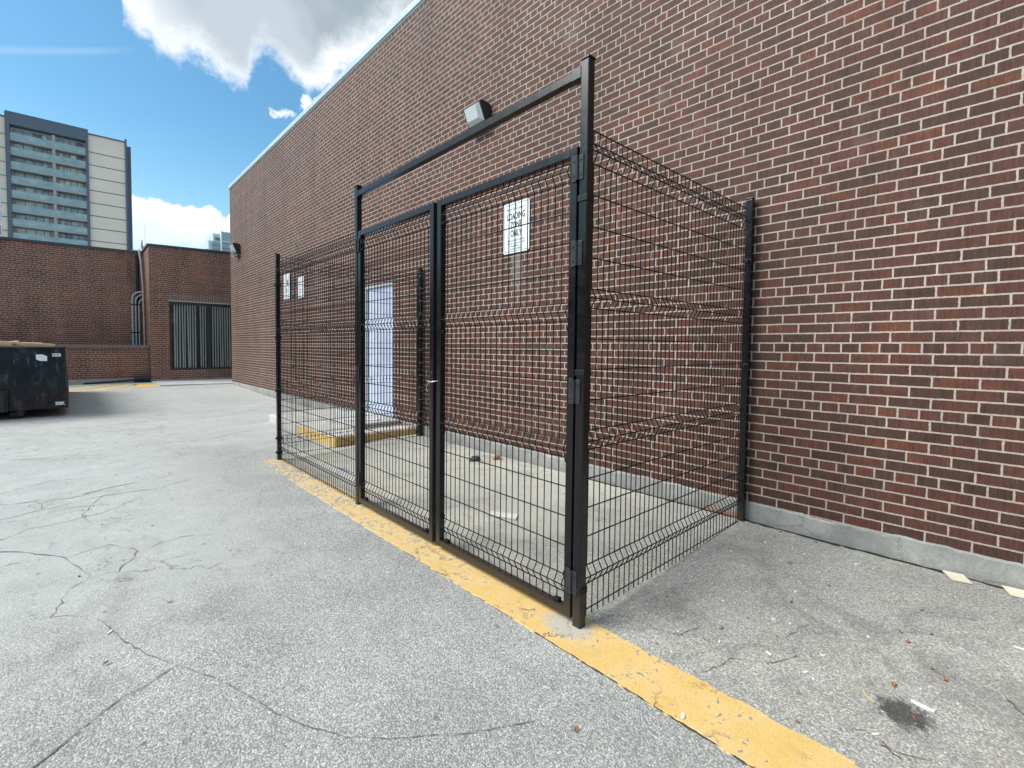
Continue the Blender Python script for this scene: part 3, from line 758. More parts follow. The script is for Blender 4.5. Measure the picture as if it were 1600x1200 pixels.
# ------------------------------------------------------------------ concrete step at the door
st = thing('door_step', (3.5, 8.1, gz(3.4, 7.5)), 'concrete landing with a yellow painted edge below the door', 'step')
px0, px1, py0, py1 = 2.79, 4.118, 6.36, 9.35
ztp = .155
m_ = MB(); m_.box(px0, px1, py0, py1, -.1, ztp, .012); m_.build('slab', M['concrete'], st)
m_ = MB(); m_.box(px0 - .004, px1 - .002, py0 - .005, py0 - .001, .02, ztp - .006); m_.box(px0 - .005, px0 - .001, py0 + .001, py0 + 1.5, .02, ztp - .008)
m_.box(px0 + .012, px1 - .02, py0 + .012, py0 + .05, ztp + .0005, ztp + .003); m_.build('edge_paint', M['yellow'], st)
m_ = MB(); m_.box(3.30, 4.117, 6.80, 8.3, ztp, ztp + .075, .008); m_.build('riser', M['apron'], st)
m_ = MB(); m_.poly([(3.32, 7.25, ztp + .003), (3.75, 6.95, ztp + .003), (3.85, 7.01, ztp + .003), (3.42, 7.32, ztp + .003)], .012)
m_.v = [(x, y, z + (.075 if x > 3.36 and y > 7.0 else .075)) for x, y, z in m_.v]
tag(m_.build('thin_board', M['cardboard']), 'thin pale board left on the concrete landing', 'board')

# ------------------------------------------------------------------ wall lights
def wall_light(y, z, w, h, d, label):
    t = thing('wall_light', (WX, y, z), label, 'wall light', 'wall lights on the long brick wall')
    x1 = WX
    # side profile: housing curved at the back top, sloping lens at the front
    prof = [(0, -h * .42), (0, h * .36), (-d * .10, h * .47), (-d * .45, h * .52), (-d * .78, h * .50), (-d * .90, h * .44), (-d * .42, -h * .40), (-d * .30, -h * .46)]
    m_ = MB(); P0 = [(x1 + a, y - w / 2, z + b) for a, b in prof]; m_.poly(P0, w, 0, (0, 1, 0)); m_.build('housing', M['lamp_body'], t)
    m_ = MB()
    a0, b0, a1, b1 = -d * .90, h * .44, -d * .42, -h * .40
    nx_, nz_ = -(b0 - b1), (a0 - a1); L = math.hypot(nx_, nz_); nx_, nz_ = nx_ / L, nz_ / L
    def lp(t_, off, yy): return (x1 + a0 + (a1 - a0) * t_ + nx_ * off, yy, z + b0 + (b1 - b0) * t_ + nz_ * off)
    i = w * .05; ii = w * .18
    o1 = [lp(.04, .004, y - w / 2 + i), lp(.04, .004, y + w / 2 - i), lp(.93, .004, y + w / 2 - i), lp(.93, .004, y - w / 2 + i)]
    o2 = [lp(.10, .035, y - w / 2 + ii), lp(.10, .035, y + w / 2 - ii), lp(.70, .05, y + w / 2 - ii), lp(.70, .05, y - w / 2 + ii)]
    m_._add(o1 + o2, [(4, 5, 6, 7), (0, 1, 5, 4), (1, 2, 6, 5), (2, 3, 7, 6), (3, 0, 4, 7), (0, 3, 2, 1)])
    m_.build('lens', M['lens'], t)
    m_ = MB(); m_.box(x1 - d * .50, x1 - .001, y - w * .49, y + w * .49, z - h * .58, z - h * .465, .006); m_.build('base_tray', M['lamp_trim'], t)
    for s_ in (-1, 1):
        m_ = MB(); m_.tube([(x1 - d * .45, y + s_ * w * .44, z - h * .57), (x1 - d * .49, y + s_ * w * .44, z - h * .67)], .012, 8); m_.build('screw', M['galv'], t)
wall_light(4.80, 4.43, .34, .27, .22, 'wide black wall light above the gate beam')
wall_light(16.75, 4.50, .40, .34, .25, 'small looking wall light near the far end of the long wall')

# ------------------------------------------------------------------ signs
def rrect(y0, y1, z0, z1, rad, x):
    pts = []
    for (cy, cz, a0) in ((y1 - rad, z1 - rad, 0), (y0 + rad, z1 - rad, 90), (y0 + rad, z0 + rad, 180), (y1 - rad, z0 + rad, 270)):
        for k_ in range(6):
            a = R(a0 + 18 * k_); pts.append((x, cy + rad * math.cos(a), cz + rad * math.sin(a)))
    return pts
# text faces -X : local x -> -Y, local y -> Z, normal -> -X
RT = Matrix(((0, 0, -1), (-1, 0, 0), (0, 1, 0)))
sg = thing('wall_sign', (WX, 4.145, 2.91), 'white loading zone sign seen through the right gate leaf', 'sign')
sy, sz = 4.145, 2.912
m_ = MB(); m_.poly(rrect(sy - .2225, sy + .2225, sz - .306, sz + .306, .035, WX - .018), .004, 0, (1, 0, 0)); m_.build('plate', M['sign'], sg)
m_ = MB(); o_ = rrect(sy - .206, sy + .206, sz - .289, sz + .289, .028, WX - .0188); i_ = rrect(sy - .197, sy + .197, sz - .280, sz + .280, .024, WX - .0188)
nn_ = len(o_); m_._add(o_ + i_, [(k_, (k_ + 1) % nn_, nn_ + (k_ + 1) % nn_, nn_ + k_) for k_ in range(nn_)]); m_.build('border', M['ink_faded'], sg)
xf = WX - .0192
text_mesh('lettering', 'PRIVATE PROPERTY', .040, M['ink_faded'], sg, (xf, sy, sz + .222), RT, .92, .0004)
for tx, dz in (('LOADING', .135), ('ZONE', .030), ('ONLY', -.072)):
    text_mesh('lettering', tx, .112, M['ink'], sg, (xf, sy, sz + dz), RT, .62, .0028)
for tx, dz in (('UNAUTHORIZED VEHICLES', -.155), ('WILL BE TAGGED AND/OR', -.190), ('TOWED AWAY AT', -.225), ('OWNERS EXPENSE', -.258)):
    text_mesh('lettering', tx, .029, M['ink_faded'], sg, (xf, sy, sz + dz), RT, .86, .0002)
for zz in (.235, -.245):
    m_ = MB(); m_.tube([(WX - .018, sy, sz + zz + .032), (WX - .024, sy, sz + zz + .032)], .008, 8); m_.build('bolt', M['galv'], sg)
m_ = MB(); m_.box(WX - .0138, WX - .0005, sy - .03, sy + .03, sz - .29, sz + .29); m_.build('mounting_bar', M['galv'], sg)
def small_sign(y, z, w, h, label, spots):
    t = thing('wall_sign', (WX, y, z), label, 'sign', 'small signs on the far part of the long wall')
    m_ = MB(); m_.poly(rrect(y - w / 2, y + w / 2, z - h / 2, z + h / 2, .02, WX - .02), .005, 0, (1, 0, 0)); m_.build('plate', M['sign'], t)
    for (a, b, c, d) in spots:
        m_ = MB(); m_.poly(rrect(y + a - c / 2, y + a + c / 2, z + b - d / 2, z + b + d / 2, min(c, d) * .3, WX - .0212), .0008, 0, (1, 0, 0)); m_.build('marking', M['ink_faded'], t)
    m_ = MB(); m_.box(WX - .0148, WX - .0005, y - .03, y + .03, z - h * .45, z + h * .45); m_.build('mounting_bar', M['galv'], t)
small_sign(12.25, 2.92, .46, .64, 'white sign nearest the far post, larger of two on the wall', [(-.06, .10, .10, .14), (0, -.10, .09, .10), (.02, -.22, .3, .012)])
small_sign(11.28, 2.82, .36, .50, 'narrower white sign to the right of the larger white one', [(0, .12, .2, .012), (0, .06, .22, .012), (0, -.05, .2, .012), (0, -.12, .18, .012)])

# ------------------------------------------------------------------ mesh enclosure
GX = 1.942      # outer plane of gate and front panel
PW = 0.050
def mesh_panel(P0, along, out, L, first, pitch, bends, bh, straight, zlo, zhi, bend_d=.027, rw_=.0032, sag=0.0):
    """welded wire: verticals kinked outward at each bend, level wires between"""
    A = Vector(along); O = Vector(out); P0 = Vector(P0); mb = MB()
    zs = sorted(bends, reverse=True)
    d = first
    while d < L - .004:
        pts = [(zhi, 0)]
        for b in zs: pts += [(b + bh, 0), (b + bh * .12, bend_d * .95), (b - bh * .12, bend_d * .95), (b - bh, 0)]
        pts.append((zlo, 0))
        pts = [(a, b) for a, b in pts if zlo <= a <= zhi]
        mb.tube([P0 + A * d + O * o_ + Vector((0, 0, z)) for z, o_ in pts], rw_, 5)
        d += pitch
    lev = [(z, 0) for z in straight]
    for b in zs: lev += [(b + bh, 0), (b, bend_d), (b - bh, 0)]
    for z, o_ in lev:
        mb.tube([P0 + O * (o_ - .0045) + Vector((0, 0, z)), P0 + A * L * .5 + O * (o_ - .0045) + Vector((0, 0, z - sag)), P0 + A * L + O * (o_ - .0045) + Vector((0, 0, z))], rw_ * 1.08, 6)
    return mb
def mids(bends, bh, k):
    b = sorted(bends); out = []
    for i in range(len(b) - 1):
        lo, hi = b[i] + bh, b[i + 1] - bh
        out += [lo + (hi - lo) * j / (k + 1) for j in range(1, k + 1)]
    return out
def square_post(x0, x1, y0, y1, z0, z1, cap=.0):
    mb = MB(); mb.box(x0, x1, y0, y1, z0, z1, .005); return mb
def post_cap(x0, x1, y0, y1, z):
    mb = MB(); mb.box(x0 - .003, x1 + .003, y0 - .003, y1 + .003, z, z + .012, .003); return mb

# gate surround: two tall posts and the overhead beam
AY0, AY1 = 1.460, 1.510
BY0_, BY1_ = 3.955, 4.005
gs = thing('gate_surround', (GX, 2.7, 0), 'tall black steel goal post surround with an overhead beam', 'gate surround')
p_ = square_post(GX, GX + PW, AY0, AY1, -.05, 2.875).build('post', M['post'], gs)
post_cap(GX, GX + PW, AY0, AY1, 2.875).build('cap', M['post'], p_)
p_ = square_post(GX, GX + PW, BY0_, BY1_, -.05, 2.868).build('post', M['post'], gs)
post_cap(GX, GX + PW, BY0_, BY1_, 2.868).build('cap', M['post'], p_)
m_ = MB()
m_._add([], [])
ang = math.atan2(.022, BY0_ - AY1)
Lb = BY0_ - AY1 - .02
mtb = Matrix.Translation((GX + .026, (BY0_ + AY1) / 2, 2.812)) @ Matrix.Rotation(-ang, 4, 'X')
m_.box(-.022, .022, -Lb / 2, Lb / 2, -.0235, .0235, .004, 0, mtb)
bmo = m_.build('beam', M['post'], gs)
m_ = MB(); m_.box(GX + .001, GX + .051, AY1 - .001, AY1 + .06, 2.795, 2.852, .003); m_.build('bracket', M['post'], bmo)
m_ = MB(); m_.box(GX + .001, GX + .051, BY0_ - .022, BY0_ + .001, 2.770, 2.826, .003); m_.build('bracket', M['post'], bmo)

GB = [2.357, 1.637, .917, .188]
def gate_leaf(y0, y1, first, label):
    t = thing('gate_leaf', (GX + .02, (y0 + y1) / 2, 0), label, 'gate', 'gate leaves of the black mesh enclosure')
    z0, z1, f = .034, 2.466, .046
    m_ = MB()
    x0, x1 = GX + .002, GX + .048
    m_.box(x0, x1, y0, y0 + f, z0, z1, .004); m_.box(x0, x1, y1 - f, y1, z0, z1, .004)
    m_.box(x0 + .0008, x1 - .0008, y0 + f - .003, y1 - f + .003, z0 + .0008, z0 + f, .004); m_.box(x0 + .0008, x1 - .0008, y0 + f - .003, y1 - f + .003, z1 - f, z1 - .0008, .004)
    fr = m_.build('frame', M['post'], t)
    mesh_panel((GX + .030, y0 + .02, 0), (0, 1, 0), (-1, 0, 0), y1 - y0 - .04, first, .0505, GB, .047,
               mids(GB, .047, 4 - 1) + [], z0 + .03, z1 - .02).build('wire_mesh', M['wire'], t)
    for yy in (y0 + f + .006, y1 - f - .006):
        for zz in (2.30, 1.55, .86, .25):
            m_ = MB(); m_.box(GX + .012, GX + .040, yy - .010, yy + .010, zz - .014, zz + .014, .004); m_.tube([(GX + .012, yy, zz), (GX + .004, yy, zz)], .005, 6); m_.build('clip', M['wire'], t)
    for yy in (y0 + f + .06, y1 - f - .06):
        m_ = MB(); m_.box(GX + .010, GX + .040, yy - .02, yy + .02, z0 + f, z0 + f + .02, .006); m_.build('clip', M['wire'], t)
    return t
def hinge(t, yg, zz, side):
    """plates either side of the gap yg, knuckle in the gap"""
    m_ = MB(); x = GX - .0005
    m_.box(x - .005, x, yg - .036, yg - .008, zz - .062, zz + .062, .002)
    m_.box(x - .005, x, yg + .008, yg + .036, zz - .066, zz + .066, .002)
    m_.tube([(x - .008, yg, zz - .06), (x - .008, yg, zz + .06)], .008, 10)
    h = m_.build('hinge', M['hinge'], t)
    for yy in (yg - .022, yg + .022):
        for dz in (-.036, .036):
            m_ = MB(); m_.tube([(x - .005, yy, zz + dz), (x - .009, yy, zz + dz)], .005, 6); m_.build('bolt', M['hinge'], h)
gr = gate_leaf(1.524, 2.735, .0505 * .1 + .038, 'right gate leaf hinged on the nearest tall post')
gl = gate_leaf(2.777, 3.942, .032, 'left gate leaf hinged on the post beside the narrow front panel')
for zz in (2.352, 1.927, 1.226, .235): hinge(gr, 1.517, zz, 1)
for zz in (2.34, 1.20, .25): hinge(gl, 3.948, zz, -1)
# wire twisted round the meeting stiles
m_ = MB()
pts = []
for i in range(15):
    a = math.pi * 2 * i / 14
    pts.append((GX + .018 - .040 * math.cos(a), 2.752 + .042 * math.sin(a), 1.235 + .030 * math.cos(a * .5)))
m_.tube(pts, .0028, 6)
m_.tube([(GX - .022, 2.755, 1.205), (GX - .03, 2.79, 1.19), (GX - .024, 2.82, 1.165), (GX - .03, 2.80, 1.13)], .0024, 6)
m_.tube([(GX - .022, 2.745, 1.20), (GX - .028, 2.78, 1.205), (GX - .028, 2.81, 1.20)], .0028, 6)
tag(m_.build('tie_wire', M['galv'], None, (GX, 2.75, 1.2)), 'twisted silver wire holding the two gate leaves shut', 'tie wire')

PB = [2.44, 1.705, .970, .262]
def fence_posts(t, x0, x1, y0, y1, z0, z1, capround=True):
    p_ = square_post(x0, x1, y0, y1, z0, z1).build('post', M['post'], t)
    mb = MB(); mb.box(x0 - .002, x1 + .002, y0 - .002, y1 + .002, z1, z1 + .014, .005); mb.build('cap', M['post'], p_)
    return p_
def clamp(t, x0, x1, y0, y1, zz, boltside):
    m_ = MB(); m_.box(x0 - .005, x1 + .005, y0 - .005, y1 + .005, zz - .016, zz + .016, .003)
    m_.tube([boltside[0], boltside[1]], .009, 8)
    m_.build('clamp', M['wire'], t)
# side panel, facing the camera
sf = thing('mesh_fence', (3.0, 1.485, 0), 'side fence panel between the nearest tall post and the brick wall', 'fence panel', 'mesh fence panels of the enclosure')
mesh_panel((1.995, 1.486, 0), (1, 0, 0), (0, -1, 0), 2.04, .033, .0514, PB[:3] + [.255], .05, mids(PB[:3] + [.255], .05, 3) + [2.553, .066], .032, 2.556).build('wire_mesh', M['wire'], sf)
fence_posts(sf, 4.062, 4.112, 1.461, 1.511, .0, 2.63)
for zz in (2.197, 1.323, .2): clamp(sf, GX, GX + PW, AY0, AY1, zz, ((GX + PW, AY0 + .02, zz), (GX + PW + .022, AY0 + .02, zz)))
for zz in (2.15, 1.32, .40): clamp(sf, 4.062, 4.112, 1.461, 1.511, zz, ((4.062, 1.48, zz), (4.04, 1.48, zz)))
# narrow front panel left of the gate
fp = thing('mesh_fence', (GX, 5.1, 0), 'front fence panel left of the gate with a blue tie near its foot', 'fence panel', 'mesh fence panels of the enclosure')
FB = [2.375, 1.64, .905, .19]
mesh_panel((GX + .028, 4.008, 0), (0, 1, 0), (-1, 0, 0), 2.14, .03, .0505, FB, .05, mids(FB, .05, 3) + [2.485, .03], -.0, 2.49).build('wire_mesh', M['wire'], fp)
fence_posts(fp, GX, GX + PW, 6.15, 6.20, -.05, 2.575)
for zz in (2.2, 1.55, .88, .28, .10): clamp(fp, GX, GX + PW, 6.15, 6.20, zz, ((GX - .004, 6.175, zz), (GX - .02, 6.175, zz)))
# rear panel
bp = thing('mesh_fence', (3.0, 6.18, 0), 'rear fence panel in front of the concrete landing', 'fence panel', 'mesh fence panels of the enclosure')
BB = [2.44, 1.705, .970, .255]
mesh_panel((1.995, 6.178, 0), (1, 0, 0), (0, 1, 0), 2.05, .03, .0514, BB, .05, mids(BB, .05, 3) + [2.553, .066], .035, 2.556).build('wire_mesh', M['wire'], bp)
fence_posts(bp, 4.05, 4.112, 6.148, 6.21, .0, 2.64)
for i in range(13):
    zz = .25 + i * .19
    m_ = MB(); m_.box(4.046, 4.114, 6.143, 6.1475, zz - .004, zz + .004); m_.tube([(4.055, 6.143, zz), (4.055, 6.135, zz)], .007, 6); m_.build('clip', M['galv'], bp)
# blue plastic tie
m_ = MB(); m_.tube([(GX + .015, 4.07, .275), (GX + .005, 4.20, .268), (GX + .015, 4.33, .262), (GX + .03, 4.42, .25)], .0035, 6); m_.tube([(GX + .01, 4.30, .262), (GX + .0, 4.24, .285), (GX + .01, 4.15, .28)], .003, 6)
tag(m_.build('blue_tie', M['blue_plastic'], None, (GX, 4.25, .27)), 'short blue plastic tie caught in the front panel', 'tie')

# ------------------------------------------------------------------ litter on the asphalt
def shard(name, x, y, L, w, ang, mat, label, cat, group=None, h=.003, bend=.0):
    z = gz(x, y) + .0015 + (.006 if 1.75 < x < 2.05 and y < 6.2 else 0)
    r = random.Random(int(x * 1000) * 7 + int(y * 1000))
    k_ = 5; mb = MB(); top = []; bot = []
    c, s_ = math.cos(ang), math.sin(ang)
    for i in range(k_ + 1):
        u = i / k_ - .5
        ww = w * (.75 + .5 * r.random()) * (1 - abs(u) * .6)
        cur = bend * (u * u * 4) ; hh = h + bend * abs(u) * 1.2 * r.random()
        for sg_, lst in ((1, top), (-1, bot)):
            lx, ly = u * L, sg_ * ww / 2 + cur
            lst.append((x + c * lx - s_ * ly, y + s_ * lx + c * ly, z + hh))
    base = [(a, b, z) for a, b, _ in top] + [(a, b, z) for a, b, _ in bot]
    n_ = k_ + 1
    mb._add(top + bot + base, [(i, i + 1, n_ + i + 1, n_ + i) for i in range(k_)] + [(2 * n_ + i, 2 * n_ + i + 1, i + 1, i) for i in range(k_)] + [(3 * n_ + i, 3 * n_ + i + 1, n_ + i + 1, n_ + i) for i in range(k_)] +
            [(0, n_, 3 * n_, 2 * n_), (k_, n_ + k_, 3 * n_ + k_, 2 * n_ + k_)])
    return tag(mb.build(name, mat, None, (x, y, z)), label, cat, group)
gS = 'white paper scraps on the asphalt'
for (x, y, L, w, a, lab) in [
    (2.384, .949, .022, .010, .3, 'tiny white scrap near the grey pebble beside the yellow line'),
    (2.471, .758, .034, .011, -2.09, 'white scrap on the end of the dark crack'),
    (2.641, .583, .022, .011, -.9, 'small white scrap halfway between crack and wooden sliver'),
    (2.453, .603, .026, .013, -.5, 'white scrap closest to the bend of the dark crack'),
    (2.958, .47, .022, .010, .6, 'white scrap farthest toward the wall near the curled leaves'),
    (2.261, .326, .030, .011, -.7, 'white scrap between the yellow line and the oil spot'),
    (1.785, .839, .035, .016, .4, 'white scrap stuck on the yellow line'),
    (3.361, -.021, .045, .010, -1.54, 'thin white strip at the right edge near the wall'),
    (.121, 2.98, .04, .012, .9, 'white scrap lying on the long pavement crack'),
    (4.03, 4.56, .07, .02, 1.4, 'white scrap against the foundation inside the enclosure')]:
    shard('paper_scrap', x, y, L * .8, w * .8, a, M['paper'], lab, 'scrap', gS, .004, .0015)
shard('crumpled_wrapper', 2.568, .230, .072, .014, -1.69, M['paper'], 'long crumpled white wrapper at the edge of the oil spot', 'wrapper', None, .008, .004)
shard('wood_sliver', 2.882, .719, .05, .011, -2.45, M['stick'], 'short tan wood sliver toward the middle of the bare asphalt', 'wood sliver', None, .005)
shard('wood_sliver', 2.474, .391, .068, .011, -2.37, M['stick'], 'long curved tan wood sliver above the oil spot', 'wood sliver', None, .005, .008)
for (x, y, L, a, lab) in [(2.83, -.016, .08, -2.54, 'dark twig at the right edge of the picture'), (2.204, .276, .06, -1.95, 'dark twig near the yellow line and oil spot')]:
    z = gz(x, y) + .004; m_ = MB(); c, s_ = math.cos(a), math.sin(a)
    P = [(x + c * u * L - s_ * w_, y + s_ * u * L + c * w_, z + h_) for u, w_, h_ in ((-.5, 0, 0), (-.2, .006, .003), (.1, -.004, .002), (.5, .004, 0))]
    m_.tube(P, [.0018, .0022, .002, .0012], 6); m_.tube([P[1], (P[1][0] + .02, P[1][1] + .018, z + .004)], .002, 5)
    tag(m_.build('twig', M['twig'], None, (x, y, z)), lab, 'twig')
gL = 'dry orange leaves on the asphalt'
for (x, y, lab) in [(3.53, .976, 'orange leaf closest to the brick wall base'), (3.113, .373, 'pale orange leaf just above the small red leaf'), (3.046, .336, 'small red leaf below the pale orange one'),
                    (2.842, .187, 'largest dry leaf out on the right of the asphalt'), (2.637, .33, 'brown leaf near the long wood sliver'), (2.104, .537, 'faded leaf beside the yellow line edge'),
                    (2.46, .244, 'leaf lying in the dark oil spot'), (.093, 2.689, 'leaf just below the long pavement crack'), (.389, 3.122, 'leaf on the open lane above the long crack'),
                    (.06, 5.143, 'leaf far out on the pale cracked lane'), (1.416, 1.073, 'reddish leaf near the end of the thin crack')]:
    z = gz(x, y) + .004; r = random.Random(int(x * 997)); sz_ = .010 + .008 * r.random(); a0 = r.random() * 6.28
    m_ = MB(); K_ = 9; ring = []
    for i in range(K_):
        a = 2 * math.pi * i / K_; rr_ = sz_ * (.55 + .5 * abs(math.cos(a))) * (.7 + .5 * r.random())
        ring.append((x + rr_ * math.cos(a + a0), y + rr_ * math.sin(a + a0) * .7, z + .012 * r.random()))
    m_._add([(x, y, z + .004)] + ring, [(0, 1 + i, 1 + (i + 1) % K_) for i in range(K_)])
    m_.tube([(x, y, z + .003), (x + sz_ * 1.3 * math.cos(a0), y + sz_ * 1.3 * math.sin(a0) * .7, z + .003)], .0012, 4)
    tag(m_.build('dry_leaf', M['leaf'], None, (x, y, z)), lab, 'leaf', gL)
def pebble(name, x, y, sx, sy_, sz_, mat, label, cat):
    bm = bmesh.new(); bmesh.ops.create_icosphere(bm, subdivisions=3, radius=1.0)
    r = random.Random(int(x * 331)); fr = [Vector((r.random() - .5, r.random() - .5, r.random() - .5)).normalized() for _ in range(7)]
    z = gz(x, y)
    for v in bm.verts:
        k_ = 1.0
        for d_ in fr:
            t_ = v.co.dot(d_)
            if t_ > .72: v.co -= d_ * (t_ - .72)
        v.co = Vector((v.co.x * sx, v.co.y * sy_, v.co.z * sz_ + sz_ * .7))
    me = bpy.data.meshes.new(name); bm.to_mesh(me); bm.free(); me.materials.append(mat)
    o = bpy.data.objects.new(name, me); col.objects.link(o); o.location = (x, y, z)
    return tag(o, label, cat)
pebble('stone', 2.508, 1.0, .022, .016, .009, M['stone'], 'flat grey pebble on the dark asphalt patch', 'stone')
pebble('brick_fragment', 3.965, 4.296, .055, .04, .035, M['brickbit'], 'orange brick fragment by the foundation inside the enclosure', 'brick fragment')
bm = MB(); z = gz(3.7, 4.4)
r = random.Random(9)
K_ = 14; rings = []
for j, (rr_, hh) in enumerate(((1.0, .0), (.8, .035), (.45, .05), (.0, .042))):
    rings.append([(3.72 + .085 * rr_ * math.cos(6.283 * i / K_) * (.8 + .4 * r.random()), 4.41 + .05 * rr_ * math.sin(6.283 * i / K_) * (.8 + .4 * r.random()), z + hh * (.6 + .8 * r.random())) for i in range(K_)])
V = sum(rings, []); bm._add(V, [(j * K_ + i, j * K_ + (i + 1) % K_, (j + 1) * K_ + (i + 1) % K_, (j + 1) * K_ + i) for j in range(3) for i in range(K_)], 0, True)
tag(bm.build('rag', M['rag'], None, (3.72, 4.41, z)), 'dark crumpled rag on the asphalt inside the enclosure', 'rag')
z = gz(2.74, 2.88) + .002
m_ = MB(); m_.poly([(2.654, 2.990, z), (2.725, 3.03, z), (2.85, 2.80, z + .004), (2.75, 2.735, z + .004)], .008)
tag(m_.build('flat_board', M['cardboard'], None, (2.74, 2.88, z)), 'flat whitish board on the ground behind the right gate leaf', 'board')
for (P, lab) in [([(4.085, .305), (4.105, .215), (4.020, .170), (3.995, .255)], 'cream tile leaning out from the wall base, left one of two'),
                 ([(4.095, .055), (4.105, -.04), (4.015, -.075), (4.005, .02)], 'cream tile nearest the right edge by the wall base')]:
    m_ = MB(); m_.poly([(x, y, gz(x, y) + .004 + (.010 if x > 4.05 else 0)) for x, y in P], .007)
    tag(m_.build('loose_tile', M['tile'], None, (P[0][0], P[0][1], gz(*P[0]))), lab, 'tile')
# many tiny bits of grit: one scattered mass
gm = MB(); r = random.Random(21)
for i in range(900):
    if i < 520: x, y = 2.1 + 2.0 * r.random(), (-.3 + 1.7 * r.random() if r.random() < .6 else 1.6 + 4.4 * r.random())
    elif i < 760: x, y = 3.6 + .5 * r.random() ** .5, -.5 + 7 * r.random()
    else: x, y = -.8 + 2.4 * r.random(), 2.5 + 9 * r.random()
    s_ = .0025 + .006 * r.random() ** 3
    if y > 6.5 and x > 2.8: continue
    z = gz(x, y); a = r.random() * 6.28
    P = [(x + s_ * math.cos(a + q_ * 1.57) * (.6 + .8 * r.random()), y + s_ * math.sin(a + q_ * 1.57) * (.6 + .8 * r.random()), z) for q_ in range(4)]
    gm.poly(P, s_ * (.4 + .7 * r.random()), r.choice([0, 0, 0, 1, 2]))
tag(gm.build('grit', [M['stone'], M['paper'], M['twig']]), 'loose grit and tiny debris over the asphalt', 'grit', None, 'stuff')

# ------------------------------------------------------------------ apartment tower
TY = 120.0
tw = thing('apartment_tower', (0, TY, 0), 'blue grey apartment tower with rows of balconies', 'building')
m_ = MB(); m_.box(-7.9, 3.3, TY + 1.6, TY + 16, 0, 42.0); m_.build('core', M['t_mid'], tw)
m_ = MB(); m_.box(-7.4, 2.95, TY - .05, TY + 1.6, 40.35, 42.35); m_.box(-7.95, 3.35, TY - .1, TY + 16, 42.35, 42.55); m_.build('fascia', M['t_dark'], tw)
m_ = MB(); m_.box(-8.0, -7.4, TY - .1, TY + 1.6, 0, 42.35); m_.box(2.95, 3.35, TY - .1, TY + 1.6, 0, 42.35); m_.build('pillar', M['t_dark'], tw)
m_ = MB(); m_.box(3.35, 9.0, TY + .3, TY + 16, 0, 41.75)
for i in range(18):
    zj = 38.47 - i * 2.42
    if zj > 0: m_.box(3.35, 9.0, TY + .27, TY + .3, zj - .07, zj + .07, 0, 1)
m_.build('panel_wall', [M['t_beige'], M['t_joint']], tw)
m_ = MB(); m_.box(3.35, 9.0, TY + .15, TY + 16, 41.75, 42.0); m_.build('parapet', M['t_joint'], tw)
m_ = MB(); m_.box(9.0, 9.32, TY + .05, TY + 16, 0, 42.45); m_.box(9.32, 10.16, TY + 2.5, TY + 12, 0, 41.9); m_.build('end_fin', M['t_dark'], tw)
m_ = MB(); m_.box(-16, -8.0, TY + .3, TY + 16, 0, 41.4); m_.box(-16, -8.0, TY + .2, TY + 16, 41.4, 41.7, 0, 1)
for i in range(18):
    zj = 38.47 - i * 2.42
    if zj > 0: m_.box(-16, -8.0, TY + .26, TY + .3, zj - .06, zj + .06, 0, 1)
m_.build('side_wall', [M['t_beige'], M['t_joint']], tw)
r = random.Random(4)
for i in range(12):
    zf = 38.05 - i * 2.52      # balcony floor level
    m_ = MB(); m_.box(-7.4, 2.95, TY + .05, TY + 1.6, zf - .48, zf); b_ = m_.build('balcony', M['t_slab'], tw)
    m_ = MB(); m_.box(-7.38, -2.22, TY + .02, TY + .06, zf - .10, zf + .88); m_.box(-2.18, 2.93, TY + .02, TY + .06, zf - .10, zf + .88); m_.build('railing', M['t_rail'], b_)
    m_ = MB(); m_.box(-1.85, -1.4, TY + .1, TY + 1.6, zf, zf + 2.03); m_.build('divider', M['t_slab'], b_)
    for (a, b) in ((-7.05, -2.5), (-1.0, 2.55)):
        m_ = MB(); m_.box(a, b, TY + 1.52, TY + 1.59, zf + .3, zf + 2.03); w_ = m_.build('window', M['t_dark'], tw)
        m_ = MB(); ks = [0, .29, .58, .84, 1.0] if a < -3 else [0, .2, .47, .74, 1.0]
        for q_ in range(4):
            m_.box(a + (b - a) * ks[q_] + .05, a + (b - a) * ks[q_ + 1] - .05, TY + 1.49, TY + 1.515, zf + .35, zf + 1.98, 0, r.choice([0, 1, 1, 1, 2, 2, 3]))
        m_.build('pane', M['t_glass'], w_)
    m_ = MB(); m_.box(-15, -8.75, TY + .2, TY + .28, zf + .1, zf + 2.0); w_ = m_.build('window', M['t_white'], tw)
    m_ = MB(); 
    for q_ in range(6): m_.box(-14.9 + q_ * 1.02, -14.0 + q_ * 1.02, TY + .16, TY + .195, zf + .25, zf + 1.85, 0, r.choice([0, 1, 1, 2]))
    m_.build('pane', M['t_glass'], w_)

cd = thing('distant_condo', (64, 300, 0), 'pale stepped condominium block far away beyond the roof', 'building')
m_ = MB(); m_.box(58.8, 78, 300, 320, 0, 59.3); m_.box(61.2, 65.0, 300.5, 318, 59.3, 63.6); m_.box(65.0, 80, 299.8, 318, 59.3, 65.2); m_.build('wall', M['c_pale'], cd)
m_ = MB(); m_.box(57.5, 58.8, 300.5, 316, 0, 54.6); m_.box(65.3, 80, 299.6, 299.8, 60.3, 64.6); m_.build('glazed_bay', M['c_blue'], cd)
m_ = MB(); m_.box(64.7, 65.15, 298.8, 300, 0, 65.5); m_.build('fin', M['c_white'], cd)
m_ = MB()
for i in range(8):
    zz = 57.0 - i * 2.8
    m_.box(60.2, 64.6, 299.2, 299.99, zz - .3, zz); m_.box(65.3, 80, 299.2, 299.79, zz + 1.4, zz + 1.7)
m_.build('balcony', M['c_dark'], cd)
